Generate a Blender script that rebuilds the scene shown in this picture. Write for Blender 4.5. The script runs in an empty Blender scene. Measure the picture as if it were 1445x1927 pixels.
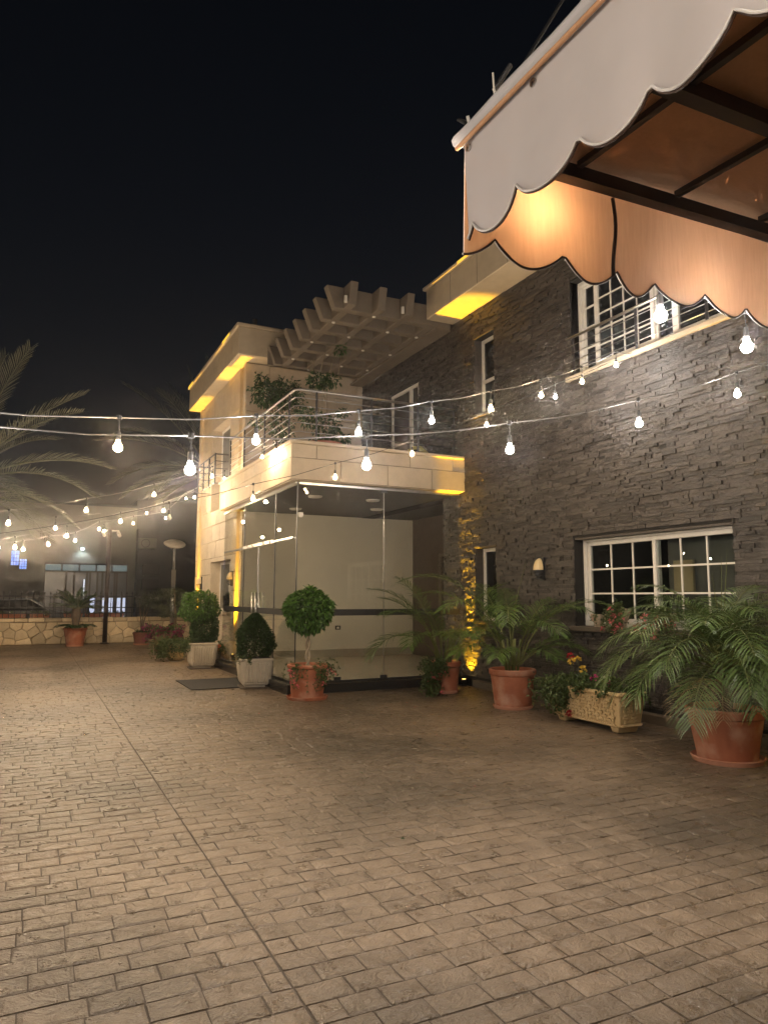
import bpy, bmesh, math, random
import numpy as np
from mathutils import Vector, Matrix
random.seed(7); rng = np.random.default_rng(7)
R = math.radians
sc = bpy.context.scene
C = sc.collection

# ------------------------------------------------------------------ camera
YAW, PITCH, ROLL, FPX, HC = R(25.9934), R(6.7315), R(0.141), 1346.19, 1.55
_f = Vector((math.sin(YAW)*math.cos(PITCH), math.cos(YAW)*math.cos(PITCH), math.sin(PITCH)))
_r = Vector((math.cos(YAW), -math.sin(YAW), 0)); _u = _r.cross(_f)
_r2 = _r*math.cos(ROLL)+_u*math.sin(ROLL); _u2 = -_r*math.sin(ROLL)+_u*math.cos(ROLL)
cam_d = bpy.data.cameras.new('camera'); cam = bpy.data.objects.new('camera', cam_d); C.objects.link(cam)
cam_d.sensor_fit = 'VERTICAL'; cam_d.sensor_height = 36; cam_d.lens = 36*FPX/1927
cam_d.clip_start = .05; cam_d.clip_end = 2000
cam.matrix_world = Matrix(((_r2.x, _u2.x, -_f.x, 0), (_r2.y, _u2.y, -_f.y, 0), (_r2.z, _u2.z, -_f.z, HC), (0, 0, 0, 1)))
sc.camera = cam
def at(px, py, d):
    """photo pixel + distance along the view axis -> world point"""
    v = _f + _r2*((px-722.5)/FPX) - _u2*((py-963.5)/FPX)
    return Vector((0, 0, HC)) + v*d
# ------------------------------------------------------------------ sky, moon, exposure
w = bpy.data.worlds.new('World'); sc.world = w; w.use_nodes = True
nt = w.node_tree; nt.nodes.clear()
sky = nt.nodes.new('ShaderNodeTexSky'); sky.sky_type = 'NISHITA'; sky.sun_disc = False
sky.sun_elevation = R(2); sky.sun_rotation = R(200); sky.air_density = 1.0; sky.dust_density = .3; sky.ozone_density = 4
bg = nt.nodes.new('ShaderNodeBackground'); bg.inputs['Strength'].default_value = .004
wo = nt.nodes.new('ShaderNodeOutputWorld')
hs = nt.nodes.new('ShaderNodeHueSaturation'); hs.inputs['Saturation'].default_value = .55
nt.links.new(sky.outputs[0], hs.inputs['Color']); nt.links.new(hs.outputs[0], bg.inputs[0]); nt.links.new(bg.outputs[0], wo.inputs[0])
sun_d = bpy.data.lights.new('moon', 'SUN'); sun_d.energy = .006; sun_d.angle = R(.5); sun_d.color = (.8, .88, 1)
sun = bpy.data.objects.new('moon', sun_d); C.objects.link(sun); sun.rotation_euler = (R(40), 0, R(-60))
sc.view_settings.view_transform = 'Standard'; sc.view_settings.look = 'None'
sc.view_settings.exposure = .38; sc.view_settings.gamma = 1
sc.cycles.use_denoising = True
sc.cycles.use_adaptive_sampling = True; sc.cycles.adaptive_threshold = .06; sc.cycles.adaptive_min_samples = 16
sc.cycles.max_bounces = 6; sc.cycles.diffuse_bounces = 2; sc.cycles.glossy_bounces = 3
sc.cycles.transmission_bounces = 4; sc.cycles.transparent_max_bounces = 24; sc.cycles.volume_bounces = 0
sc.cycles.sample_clamp_indirect = 60.0; sc.cycles.caustics_reflective = False; sc.cycles.caustics_refractive = False
BULB_W = 24.0                                     # radiant power of one festoon bulb

# ------------------------------------------------------------------ materials
MATS = {}
def nodes(name):
    m = bpy.data.materials.new(name); m.use_nodes = True; n = m.node_tree.nodes; n.clear()
    o = n.new('ShaderNodeOutputMaterial'); return m, m.node_tree, o
def rand_node(t):
    oi = t.nodes.new('ShaderNodeObjectInfo'); ge = t.nodes.new('ShaderNodeNewGeometry')
    a = t.nodes.new('ShaderNodeMath'); a.operation = 'ADD'; f = t.nodes.new('ShaderNodeMath'); f.operation = 'FRACT'
    t.links.new(oi.outputs['Random'], a.inputs[0]); t.links.new(ge.outputs['Random Per Island'], a.inputs[1])
    t.links.new(a.outputs[0], f.inputs[0]); return f.outputs[0]
def M(name, col, rough=.7, col2=None, nscale=6, var=0., bump=0., bscale=30, metal=0., spec=.5, stain=None, sscale=1.2,
      slo=.45, shi=.7, transl=0., rvar=0., detail=6, stretch=None, coat=0.):
    m, t, o = nodes(name); L = t.links
    p = t.nodes.new('ShaderNodeBsdfPrincipled'); L.new(p.outputs[0], o.inputs[0])
    p.inputs['Roughness'].default_value = rough; p.inputs['Metallic'].default_value = metal
    p.inputs['Specular IOR Level'].default_value = spec
    if coat: p.inputs['Coat Weight'].default_value = coat; p.inputs['Coat Roughness'].default_value = .25
    ge = t.nodes.new('ShaderNodeNewGeometry'); pos = ge.outputs['Position']
    if stretch:
        mp = t.nodes.new('ShaderNodeMapping'); mp.inputs['Scale'].default_value = stretch; L.new(pos, mp.inputs[0]); pos = mp.outputs[0]
    nz = t.nodes.new('ShaderNodeTexNoise'); nz.inputs['Scale'].default_value = nscale; nz.inputs['Detail'].default_value = detail
    nz.inputs['Roughness'].default_value = .65; L.new(pos, nz.inputs['Vector'])
    col2 = col2 or tuple(c*.72 for c in col)
    mx = t.nodes.new('ShaderNodeMix'); mx.data_type = 'RGBA'
    mr = t.nodes.new('ShaderNodeMapRange'); mr.inputs[1].default_value = .3; mr.inputs[2].default_value = .7
    L.new(nz.outputs[0], mr.inputs[0]); L.new(mr.outputs[0], mx.inputs[0])
    mx.inputs[6].default_value = (*col2, 1); mx.inputs[7].default_value = (*col, 1); out = mx.outputs[2]
    if stain:
        n2 = t.nodes.new('ShaderNodeTexNoise'); n2.inputs['Scale'].default_value = sscale; n2.inputs['Detail'].default_value = 5
        L.new(ge.outputs['Position'], n2.inputs['Vector'])
        r2 = t.nodes.new('ShaderNodeMapRange'); r2.inputs[1].default_value = slo; r2.inputs[2].default_value = shi
        L.new(n2.outputs[0], r2.inputs[0])
        m2 = t.nodes.new('ShaderNodeMix'); m2.data_type = 'RGBA'; L.new(r2.outputs[0], m2.inputs[0]); L.new(out, m2.inputs[6])
        m2.inputs[7].default_value = (*stain, 1); out = m2.outputs[2]
    if var:
        hs = t.nodes.new('ShaderNodeHueSaturation'); vr = t.nodes.new('ShaderNodeMapRange')
        vr.inputs[3].default_value = 1-var; vr.inputs[4].default_value = 1+var
        L.new(rand_node(t), vr.inputs[0]); L.new(vr.outputs[0], hs.inputs['Value']); L.new(out, hs.inputs['Color']); out = hs.outputs[0]
    L.new(out, p.inputs['Base Color'])
    if rvar:
        rr = t.nodes.new('ShaderNodeMapRange'); rr.inputs[1].default_value = .3; rr.inputs[2].default_value = .7
        rr.inputs[3].default_value = rough-rvar; rr.inputs[4].default_value = rough+rvar
        L.new(nz.outputs[0], rr.inputs[0]); L.new(rr.outputs[0], p.inputs['Roughness'])
    if bump:
        nb = t.nodes.new('ShaderNodeTexNoise'); nb.inputs['Scale'].default_value = bscale; nb.inputs['Detail'].default_value = 7
        L.new(pos, nb.inputs['Vector'])
        bp = t.nodes.new('ShaderNodeBump'); bp.inputs['Strength'].default_value = min(1, bump); bp.inputs['Distance'].default_value = .02*bump
        L.new(nb.outputs[0], bp.inputs['Height']); L.new(bp.outputs[0], p.inputs['Normal'])
    if transl:
        tr = t.nodes.new('ShaderNodeBsdfTranslucent'); L.new(out, tr.inputs[0])
        ms = t.nodes.new('ShaderNodeMixShader'); ms.inputs[0].default_value = transl
        L.new(p.outputs[0], ms.inputs[1]); L.new(tr.outputs[0], ms.inputs[2]); L.new(ms.outputs[0], o.inputs[0])
    MATS[name] = m; return m
def emis(name, col, s, clear=False):
    m, t, o = nodes(name); e = t.nodes.new('ShaderNodeEmission'); e.inputs[0].default_value = (*col, 1); e.inputs[1].default_value = s
    if clear:
        a = t.nodes.new('ShaderNodeAddShader'); tr = t.nodes.new('ShaderNodeBsdfTransparent')
        t.links.new(e.outputs[0], a.inputs[0]); t.links.new(tr.outputs[0], a.inputs[1]); t.links.new(a.outputs[0], o.inputs[0])
        m.cycles.emission_sampling = 'NONE'
    else: t.links.new(e.outputs[0], o.inputs[0])
    MATS[name] = m; return m
def glass(name, tint, refl=1.0, rough=.0):
    m, t, o = nodes(name); tr = t.nodes.new('ShaderNodeBsdfTransparent'); tr.inputs[0].default_value = (*tint, 1)
    g = t.nodes.new('ShaderNodeBsdfGlossy'); g.inputs['Roughness'].default_value = rough; g.inputs[0].default_value = (refl, refl, refl, 1)
    fr = t.nodes.new('ShaderNodeFresnel'); ge = t.nodes.new('ShaderNodeNewGeometry')
    mr = t.nodes.new('ShaderNodeMapRange'); mr.inputs[3].default_value = 1.5; mr.inputs[4].default_value = 1/1.5   # same reflection at both faces of the sheet
    t.links.new(ge.outputs['Backfacing'], mr.inputs[0]); t.links.new(mr.outputs[0], fr.inputs[0])
    ms = t.nodes.new('ShaderNodeMixShader'); t.links.new(fr.outputs[0], ms.inputs[0]); t.links.new(tr.outputs[0], ms.inputs[1])
    t.links.new(g.outputs[0], ms.inputs[2]); t.links.new(ms.outputs[0], o.inputs[0]); MATS[name] = m; return m

def paver_mat():
    m = M('paver', (.232, .174, .120), rough=.36, col2=(.153, .114, .079), nscale=7, var=.12, stain=(.090, .070, .049), sscale=.45, slo=.42, shi=.62, rvar=.15, spec=.5)
    t = m.node_tree; L = t.links; p = [n for n in t.nodes if n.type == 'BSDF_PRINCIPLED'][0]
    ge = t.nodes.new('ShaderNodeNewGeometry')
    a = t.nodes.new('ShaderNodeTexNoise'); a.inputs['Scale'].default_value = 11; a.inputs['Detail'].default_value = 8; a.inputs['Roughness'].default_value = .6
    a.inputs['Distortion'].default_value = 1.2
    b = t.nodes.new('ShaderNodeTexNoise'); b.inputs['Scale'].default_value = 90; b.inputs['Detail'].default_value = 4
    L.new(ge.outputs['Position'], a.inputs['Vector']); L.new(ge.outputs['Position'], b.inputs['Vector'])
    s = t.nodes.new('ShaderNodeMath'); s.operation = 'MULTIPLY_ADD'; L.new(b.outputs[0], s.inputs[0]); s.inputs[1].default_value = .2; L.new(a.outputs[0], s.inputs[2])
    bp = t.nodes.new('ShaderNodeBump'); bp.inputs['Strength'].default_value = .9; bp.inputs['Distance'].default_value = .026
    L.new(s.outputs[0], bp.inputs['Height']); L.new(bp.outputs[0], p.inputs['Normal']); return m
paver_mat()
M('joint', (.074, .057, .042), .9, nscale=30)
M('asphalt', (.05, .05, .05), .85, bump=.3, bscale=80)
M('ledge', (.074, .063, .055), .48, col2=(.030, .026, .024), nscale=11, var=.5, bump=.8, bscale=34, rvar=.14, spec=.6, stretch=(1, 1, 2.2))
M('ledge_back', (.02, .018, .016), .95)
M('limestone', (.56, .47, .345), .75, col2=(.47, .39, .28), nscale=5, var=.05, bump=.25, bscale=55, stain=(.43, .355, .26), sscale=2.2, slo=.5, shi=.75)
M('stone_joint', (.13, .105, .078), .9)
M('concrete', (.19, .157, .123), .85, col2=(.15, .124, .097), nscale=3, bump=.2, bscale=40)
M('plaster', (.74, .68, .56), .8, col2=(.69, .63, .51), nscale=2, bump=.1, bscale=25)
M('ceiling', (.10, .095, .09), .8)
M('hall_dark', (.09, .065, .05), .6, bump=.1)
M('hall_floor', (.42, .38, .30), .25, col2=(.36, .32, .25), nscale=4)
M('granite', (.018, .018, .018), .22, nscale=120, col2=(.03, .03, .03))
M('pvc', (.74, .71, .65), .4, nscale=12, col2=(.66, .63, .57))
M('dark_pane', (.012, .013, .014), .04, spec=.6)
M('grey_blind', (.16, .155, .14), .6, nscale=2)
M('room_dark', (.05, .045, .04), .9)
M('reflection_tan', (.55, .44, .26), .8, nscale=3)  # tan of the reflection imitated in the lower window
M('steel', (.55, .54, .52), .28, metal=1, nscale=40, col2=(.42, .41, .40))
M('steel_dark', (.10, .10, .105), .4, metal=.8)
M('iron', (.015, .015, .017), .5)
M('frame_brown', (.035, .022, .018), .5)
M('terracotta', (.40, .135, .065), .65, col2=(.31, .10, .05), nscale=5, stain=(.52, .33, .24), sscale=4.5, slo=.50, shi=.82, bump=.12, bscale=40)
M('terracotta_pale', (.52, .26, .17), .75, col2=(.44, .20, .13), nscale=7)
M('pot_brown', (.20, .075, .05), .6, nscale=6)
M('planter_white', (.60, .53, .42), .7, col2=(.50, .44, .345), nscale=4, bump=.15, bscale=50, stain=(.42, .36, .28), sscale=5, slo=.55, shi=.8)
M('planter_yellow', (.62, .46, .24), .75, col2=(.48, .34, .17), nscale=9, bump=.2, bscale=60, stain=(.36, .25, .13), sscale=6, slo=.55, shi=.8)
M('tufa', (.55, .45, .33), .9, col2=(.26, .20, .14), nscale=38, bump=1, bscale=60)
M('plastic_black', (.012, .012, .014), .35)
M('soil', (.035, .022, .014), .95, bump=.8, bscale=50)
M('rubble', (.70, .57, .38), .8, col2=(.56, .43, .26), nscale=6, var=.28, bump=.6, bscale=18)
M('mortar', (.33, .24, .15), .95, bump=.4, bscale=40)
M('rubber', (.012, .012, .013), .8, bump=.5, bscale=200)
M('bark', (.16, .12, .085), .85, bump=.6, bscale=50, col2=(.09, .065, .045))
M('pale_bark', (.36, .30, .21), .8, bump=.4, bscale=50, col2=(.25, .2, .14))
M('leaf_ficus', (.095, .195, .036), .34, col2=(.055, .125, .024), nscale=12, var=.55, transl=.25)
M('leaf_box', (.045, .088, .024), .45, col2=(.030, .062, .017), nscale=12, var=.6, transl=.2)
M('leaf_grey', (.065, .082, .040), .6, var=.35, nscale=12, transl=.25)
M('leaf_geranium', (.075, .115, .032), .55, var=.35, nscale=12, transl=.25)
M('leaf_areca', (.092, .160, .034), .38, col2=(.062, .115, .025), nscale=6, var=.3, transl=.25)
M('leaf_phoenix', (.095, .150, .042), .36, col2=(.065, .108, .030), nscale=6, var=.3, transl=.2)
M('leaf_date', (.125, .13, .085), .6, var=.2, nscale=3, transl=.2)
M('leaf_dry', (.30, .21, .11), .8, var=.2)
M('stem_green', (.13, .15, .045), .5, nscale=8)
M('petal_pink', (.85, .20, .24), .55, var=.25, transl=.3)
M('petal_red', (.42, .012, .02), .55, var=.25, transl=.2)
M('petal_magenta', (.55, .05, .22), .55, var=.25, transl=.3)
M('petal_purple', (.26, .018, .11), .55, var=.3, transl=.3)
M('petal_yellow', (.80, .55, .08), .55, var=.15, transl=.3)
M('petal_orange', (.80, .22, .10), .55, var=.2, transl=.3)
M('petal_white', (.72, .68, .58), .55, var=.15, transl=.3)
M('sconce_glass', (.72, .56, .30), .45)
M('cloth_out', (.74, .74, .78), .85, nscale=3, col2=(.66, .66, .70), transl=.42, bump=.08, bscale=15)
M('cloth_in', (.68, .41, .235), .9, nscale=2.5, col2=(.60, .35, .195), transl=.30, stretch=(30, 30, 3))
M('cloth_trim', (.055, .025, .015), .8)
M('cloth_edge', (.70, .69, .69), .7)
M('cable', (.02, .02, .02), .5)
M('cable_wire', (.16, .155, .15), .4)
M('bg_wall', (.155, .148, .135), .9, col2=(.12, .115, .105), nscale=1.2)
M('bg_wall_dark', (.055, .056, .062), .9, nscale=1.2)
M('bg_pane', (.13, .135, .16), .25, nscale=.8, col2=(.10, .105, .125), spec=.5)
M('bg_frame', (.05, .035, .028), .6)
M('tuft', (.02, .02, .02), .8)
M('disc_white', (.50, .44, .34), .6)
M('hose', (.40, .36, .10), .5)
M('car_paint', (.10, .11, .13), .3, coat=.5)
glass('clear_glass', (.985, .995, .985))
glass('pane_glass', (.80, .83, .82))
emis('bulb_warm', (1, .82, .52), 4.5, True); emis('bulb_cool', (1, .95, .90), 5, True); emis('bulb_far', (1, .86, .60), 10, True)
emis('amber_lens', (1, .62, .12), 9); emis('blue_pane', (.22, .36, 1), .95); emis('lit_pane', (.72, .78, 1), .62); emis('cool_lens', (.75, 1, 1), 14)
emis('lit_gap', (.80, .86, 1), 1.3)
emis('transom', (.55, .72, .72), .16); emis('amber_glow', (1, .55, .06), 1.1)

# ------------------------------------------------------------------ mesh helpers
class MB:
    def __init__(s): s.v = []; s.f = []; s.m = []
    def add(s, vs, fs, m=0):
        b = len(s.v); s.v.extend([tuple(v) for v in vs]); s.f.extend([tuple(b+i for i in f) for f in fs]); s.m.extend([m]*len(fs)); return s
    def box(s, x0, x1, y0, y1, z0, z1, m=0):
        vs = [(x, y, z) for z in (z0, z1) for (x, y) in ((x0, y0), (x1, y0), (x1, y1), (x0, y1))]
        return s.add(vs, [(0, 3, 2, 1), (4, 5, 6, 7), (0, 1, 5, 4), (1, 2, 6, 5), (2, 3, 7, 6), (3, 0, 4, 7)], m)
    def frus(s, w0, d0, w1, d1, z0, z1, m=0, cx=0, cy=0):
        vs = [(cx-w0/2, cy-d0/2, z0), (cx+w0/2, cy-d0/2, z0), (cx+w0/2, cy+d0/2, z0), (cx-w0/2, cy+d0/2, z0),
              (cx-w1/2, cy-d1/2, z1), (cx+w1/2, cy-d1/2, z1), (cx+w1/2, cy+d1/2, z1), (cx-w1/2, cy+d1/2, z1)]
        return s.add(vs, [(0, 3, 2, 1), (4, 5, 6, 7), (0, 1, 5, 4), (1, 2, 6, 5), (2, 3, 7, 6), (3, 0, 4, 7)], m)
    def tube(s, pts, r, n=8, m=0, cap=True):
        P = [Vector(p) for p in pts]; k = len(P); rs = r if hasattr(r, '__len__') else [r]*k
        b = len(s.v); up = None
        for i, p in enumerate(P):
            d = (P[min(i+1, k-1)]-P[max(i-1, 0)]); d = d.normalized() if d.length > 1e-9 else Vector((0, 0, 1))
            if up is None:
                up = Vector((0, 0, 1)) if abs(d.z) < .9 else Vector((1, 0, 0))
            a = d.cross(up); a = a.normalized() if a.length > 1e-6 else d.orthogonal().normalized()
            up = a.cross(d)
            for j in range(n):
                t = 2*math.pi*j/n; s.v.append(tuple(p+(a*math.cos(t)+up*math.sin(t))*rs[i]))
        for i in range(k-1):
            for j in range(n):
                s.f.append((b+i*n+j, b+i*n+(j+1) % n, b+(i+1)*n+(j+1) % n, b+(i+1)*n+j)); s.m.append(m)
        if cap and n > 2:
            s.f.append(tuple(b+j for j in range(n))[::-1]); s.m.append(m); s.f.append(tuple(b+(k-1)*n+j for j in range(n))); s.m.append(m)
        return s
    def lathe(s, prof, n=32, m=0, cx=0, cy=0, cz=0):
        b = len(s.v)
        for (r, z) in prof:
            for j in range(n):
                t = 2*math.pi*j/n; s.v.append((cx+r*math.cos(t), cy+r*math.sin(t), cz+z))
        for i in range(len(prof)-1):
            for j in range(n):
                s.f.append((b+i*n+j, b+i*n+(j+1) % n, b+(i+1)*n+(j+1) % n, b+(i+1)*n+j)); s.m.append(m)
        return s
    def build(s, name, mats, parent=None, smooth=False, bev=0, loc=None, world=False):
        me = bpy.data.meshes.new(name); me.from_pydata(s.v, [], s.f)
        if isinstance(mats, str): mats = [mats]
        for q in mats: me.materials.append(MATS[q])
        if len(mats) > 1: me.polygons.foreach_set('material_index', s.m)
        if bev:
            bm = bmesh.new(); bm.from_mesh(me)
            es = [e for e in bm.edges if len(e.link_faces) == 2 and e.calc_face_angle(0) > .5]
            bmesh.ops.bevel(bm, geom=es, offset=bev, segments=1, affect='EDGES', clamp_overlap=True); bm.to_mesh(me); bm.free()
        if smooth: me.polygons.foreach_set('use_smooth', [True]*len(me.polygons))
        me.update()
        if world: loc = -wpos(parent)
        return link(name, me, parent, loc)
def wpos(o):
    p = Vector((0, 0, 0))
    while o is not None: p += o.location; o = o.parent
    return p
def link(name, me, parent=None, loc=None):
    o = bpy.data.objects.new(name, me); C.objects.link(o)
    if parent is not None: o.parent = parent
    if loc is not None: o.location = loc
    return o
def tag(o, label=None, cat=None, group=None, kind=None):
    if label: o['label'] = label
    if cat: o['category'] = cat
    if group: o['group'] = group
    if kind: o['kind'] = kind
    return o
def empty(name, loc=(0, 0, 0), label=None, cat=None, group=None, rz=0):
    e = bpy.data.objects.new(name, None); C.objects.link(e); e.location = loc; e.rotation_euler = (0, 0, rz); e.empty_display_size = .1
    return tag(e, label, cat, group)
def smooth_by_angle(o, ang=40):
    me = o.data; me.polygons.foreach_set('use_smooth', [True]*len(me.polygons))
    bm = bmesh.new(); bm.from_mesh(me)
    for e in bm.edges: e.smooth = e.calc_face_angle(0) < R(ang)
    bm.to_mesh(me); bm.free()
def spot(name, loc, aim, watts, col, cone, parent=None, radius=.02, blend=.6):
    d = bpy.data.lights.new(name, 'SPOT'); d.energy = watts; d.color = col; d.spot_size = R(cone); d.spot_blend = blend; d.shadow_soft_size = radius
    o = bpy.data.objects.new(name, d); C.objects.link(o)
    v = (Vector(aim)-Vector(loc)); o.rotation_euler = v.to_track_quat('-Z', 'Y').to_euler(); o.location = loc
    if parent is not None:
        o.location = Vector(loc)-parent.location; o.parent = parent
    return o
def point(name, loc, watts, col, radius, parent=None):
    d = bpy.data.lights.new(name, 'POINT'); d.energy = watts; d.color = col; d.shadow_soft_size = radius
    o = bpy.data.objects.new(name, d); C.objects.link(o); o.location = loc
    if parent is not None: o.location = Vector(loc)-parent.location; o.parent = parent
    return o
def rects_minus(y0, y1, z0, z1, holes):
    """split a rectangle around rectangular holes into boxes"""
    ys = sorted({y0, y1, *[min(max(h[i], y0), y1) for h in holes for i in (0, 1)]}); zs = sorted({z0, z1, *[min(max(h[i], z0), z1) for h in holes for i in (2, 3)]})
    out = []
    for a, b in zip(ys, ys[1:]):
        run = None
        for c, d in zip(zs, zs[1:]):
            hit = any(h[0] < (a+b)/2 < h[1] and h[2] < (c+d)/2 < h[3] for h in holes)
            if hit:
                if run: out.append((a, b, *run)); run = None
            else: run = (run[0], d) if run else (c, d)
        if run: out.append((a, b, *run))
    return out

# ------------------------------------------------------------------ ground
XW = 7.04                                          # face of the dark stone wall
tag(MB().add([(-300, -300, -.06), (300, -300, -.06), (300, 300, -.06), (-300, 300, -.06)], [(0, 1, 2, 3)]).build('ground', 'asphalt'), kind='structure')
pav = tag(MB().box(-14, 6.98, -9, 25.5, -.05, -.006).build('courtyard_paving', 'joint'), kind='structure')
def brick_mesh(mb, x0, x1, y0, y1, g=.0034):
    """one stamped paver with worn uneven top and lowered rim"""
    nx, ny = 4, 3
    jx = rng.uniform(-.0012, .0012, 4); jy = rng.uniform(-.0012, .0012, 4)
    xs0, xs1, ys0, ys1 = x0+g+jx[0], x1-g+jx[1], y0+g+.0007+jy[0], y1-g-.0007+jy[1]
    vs = []; h0 = rng.uniform(-.0009, .0009)
    tx = [0, .08, .92, 1]; ty = [0, .1, .9, 1]
    tz = rng.uniform(-.0022, .0022, (4, 4))
    for j in range(4):
        for i in range(4):
            rim = i in (0, 3) or j in (0, 3)
            x = xs0+(xs1-xs0)*tx[i]; y = ys0+(ys1-ys0)*ty[j]
            if rim: x += rng.uniform(-.0012, .0012); y += rng.uniform(-.0012, .0012)
            vs.append((x, y, h0+tz[j, i]-(.0034 if rim else 0)))
    fs = [(j*4+i, j*4+i+1, (j+1)*4+i+1, (j+1)*4+i) for j in range(3) for i in range(3)]
    ring = [0, 1, 2, 3, 7, 11, 15, 14, 13, 12, 8, 4]
    b = len(vs)
    for i in ring: vs.append((vs[i][0], vs[i][1], -.012))
    for k in range(12): fs.append((ring[k], b+k, b+(k+1) % 12, ring[(k+1) % 12]))
    mb.add(vs, fs)
JX = 1.02
cells = []
y = 1.35; row = 0
while y < 25.4:
    h = .1415
    for (xa, xb, off) in ((-2.4, JX-.002, row*.071), (JX+.002, 6.97, row*.083)):
        x = xa; first = True
        while x < xb-.01:
            L = rng.choice([.172, .2, .215, .245]) if not first else .06+(off % .17)
            first = False
            x2 = min(x+L, xb)
            if xb-x2 < .06: x2 = xb
            cells.append((x, x2, y, y+h)); x = x2
    y += h; row += 1
    if y > 14: pass
def inview(x, y):
    d = Vector((x, y, 0))-Vector((0, 0, HC)); z = d.dot(_f)
    return z > .3 and abs(d.dot(_r2)/z) < .555 and abs(d.dot(_u2)/z) < .735
order = sorted(range(len(cells)), key=lambda i: (not inview((cells[i][0]+cells[i][1])/2, (cells[i][2]+cells[i][3])/2), (cells[i][0]+cells[i][1])**2/4+(cells[i][2]+cells[i][3])**2/4))
field = MB()
for k, i in enumerate(order):
    if k < 300:
        b = MB(); brick_mesh(b, *cells[i]); b.build('brick', 'paver', pav)
    else: brick_mesh(field, *cells[i])
tag(field.build('brick_field', 'paver', pav), kind='stuff')
far = MB()                                        # pavers outside the frame, to the left and behind the camera
tag(MB().box(-14, -2.41, -9, 25.45, -.005, .0).box(-2.40, 6.96, -9, 1.34, -.005, .0).build('outer_paving', 'paver', pav), kind='stuff')

# ------------------------------------------------------------------ villa
villa = empty('villa', (5.6, 13, 0), 'two storey villa with dark ledgestone wall, pale stone wing, balcony and concrete pergola', 'building')
def vpart(mb, name, mats, parent=villa, **k): return mb.build(name, mats, parent, world=True, **k)
# openings in the dark wall: y0, y1, z0, z1
W_LOW = (5.48, 8.13, 1.12, 2.40); W_UP = (5.40, 8.06, 4.78, 6.27)
W_NU = (10.05, 10.66, 4.78, 6.22); W_NL = (10.08, 10.70, 1.12, 2.40)
W_DOOR = (12.78, 14.10, 3.5, 6.03); W_HALL = (11.80, 15.64, -.1, 3.42)
HOLES = [W_LOW, W_UP, W_NU, W_NL, W_DOOR, W_HALL]
YA = -2.0
b = MB()
for (a, c, e, f) in rects_minus(YA, 15.64, -.02, 7.3, HOLES): b.box(XW+.0, XW+.32, a, c, e, f)
dark = vpart(b, 'dark_stone_wall', 'ledge_back')
dark['label'] = 'dark grey stacked ledgestone wall'
stones = []
z = .16; k = 0
while z < 7.25:
    h = float(rng.choice([.028, .034, .040, .046, .056])); z1 = min(z+h, 7.27)
    yy = YA
    while yy < 15.62:
        L = float(rng.choice([.08, .12, .16, .2, .26, .34]))*rng.uniform(.85, 1.15); y2 = min(yy+L, 15.63)
        segs = [(yy, y2)]
        for (a, c, e, f) in HOLES:
            if z1 > e+.005 and z < f-.005:
                n = []
                for (p, q) in segs:
                    if q <= a or p >= c: n.append((p, q)); continue
                    if p < a-.015: n.append((p, a))
                    if q > c+.015: n.append((c, q))
                segs = n
        for (p, q) in segs:
            if q-p > .02: stones.append((p, q, z, z1))
        yy = y2
    z = z1
def stone_mesh(mb, p, q, z0, z1):
    d = max(.004, rng.normal(.018, .0075)); n = 3; g = .0012
    ys = np.linspace(p+g, q-g, n+1); ys[1:-1] += rng.uniform(-.02, .02, n-1)*(q-p)
    vs = []
    for yv in ys:
        t = rng.uniform(-.006, .006)
        vs += [(XW-d+t+rng.uniform(-.003, .003), yv, z0+g), (XW-d+t+rng.uniform(-.003, .003), yv, z1-g)]
    m = len(vs)
    for yv in ys: vs += [(XW+.002, yv, z0+g), (XW+.002, yv, z1-g)]
    fs = []
    for i in range(n):
        fs += [(2*i+1, 2*i+3, 2*i+2, 2*i), (2*i, 2*i+2, m+2*i+2, m+2*i), (2*i+3, 2*i+1, m+2*i+1, m+2*i+3)]
    fs += [(1, 0, m, m+1), (2*n, 2*n+1, m+2*n+1, m+2*n)]
    mb.add(vs, fs)
def px_size(s):
    c = Vector((XW, (s[0]+s[1])/2, (s[2]+s[3])/2))-Vector((0, 0, HC)); z = c.dot(_f)
    if z < 1 or abs(c.dot(_r2)/z) > .53 or abs(c.dot(_u2)/z) > .7: return 0
    u, v = c.dot(_r2)/z*FPX+722, 963-c.dot(_u2)/z*FPX
    if v < 480 or (u > 900 and v < 470+.23*(u-880)): return 0          # behind the awning
    if u > 1160 and v > 1100 or v > 1300: return 0                      # behind palms and pots
    return min(s[3]-s[2], .07)*(s[1]-s[0])/z**2
stones.sort(key=px_size, reverse=True)
rest = MB()
for k, s in enumerate(stones):
    if k < 300:
        b = MB(); stone_mesh(b, *s); vpart(b, 'stone', 'ledge', dark)
    else: stone_mesh(rest, *s)
tag(vpart(rest, 'stone_cladding', 'ledge', dark), kind='stuff')
# plinth kerb along the wall foot, roof slab behind
vpart(MB().box(6.92, XW+.01, YA, 10.7, -.02, .115), 'kerb', 'stone_joint', bev=.012)
vpart(MB().box(XW+.30, 14, YA, 20.66, 3.45, 3.62).box(XW+.30, 14, YA, 20.66, 7.10, 7.28), 'floor_slab', 'concrete')
vpart(MB().box(13.8, 14, YA, 20.66, 0, 3.45).box(13.8, 14, YA, 20.66, 3.62, 7.1).box(XW+.33, 13.79, YA, YA+.2, 0, 3.45).box(XW+.33, 13.79, YA, YA+.2, 3.62, 7.1), 'rear_wall', 'plaster')
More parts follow.
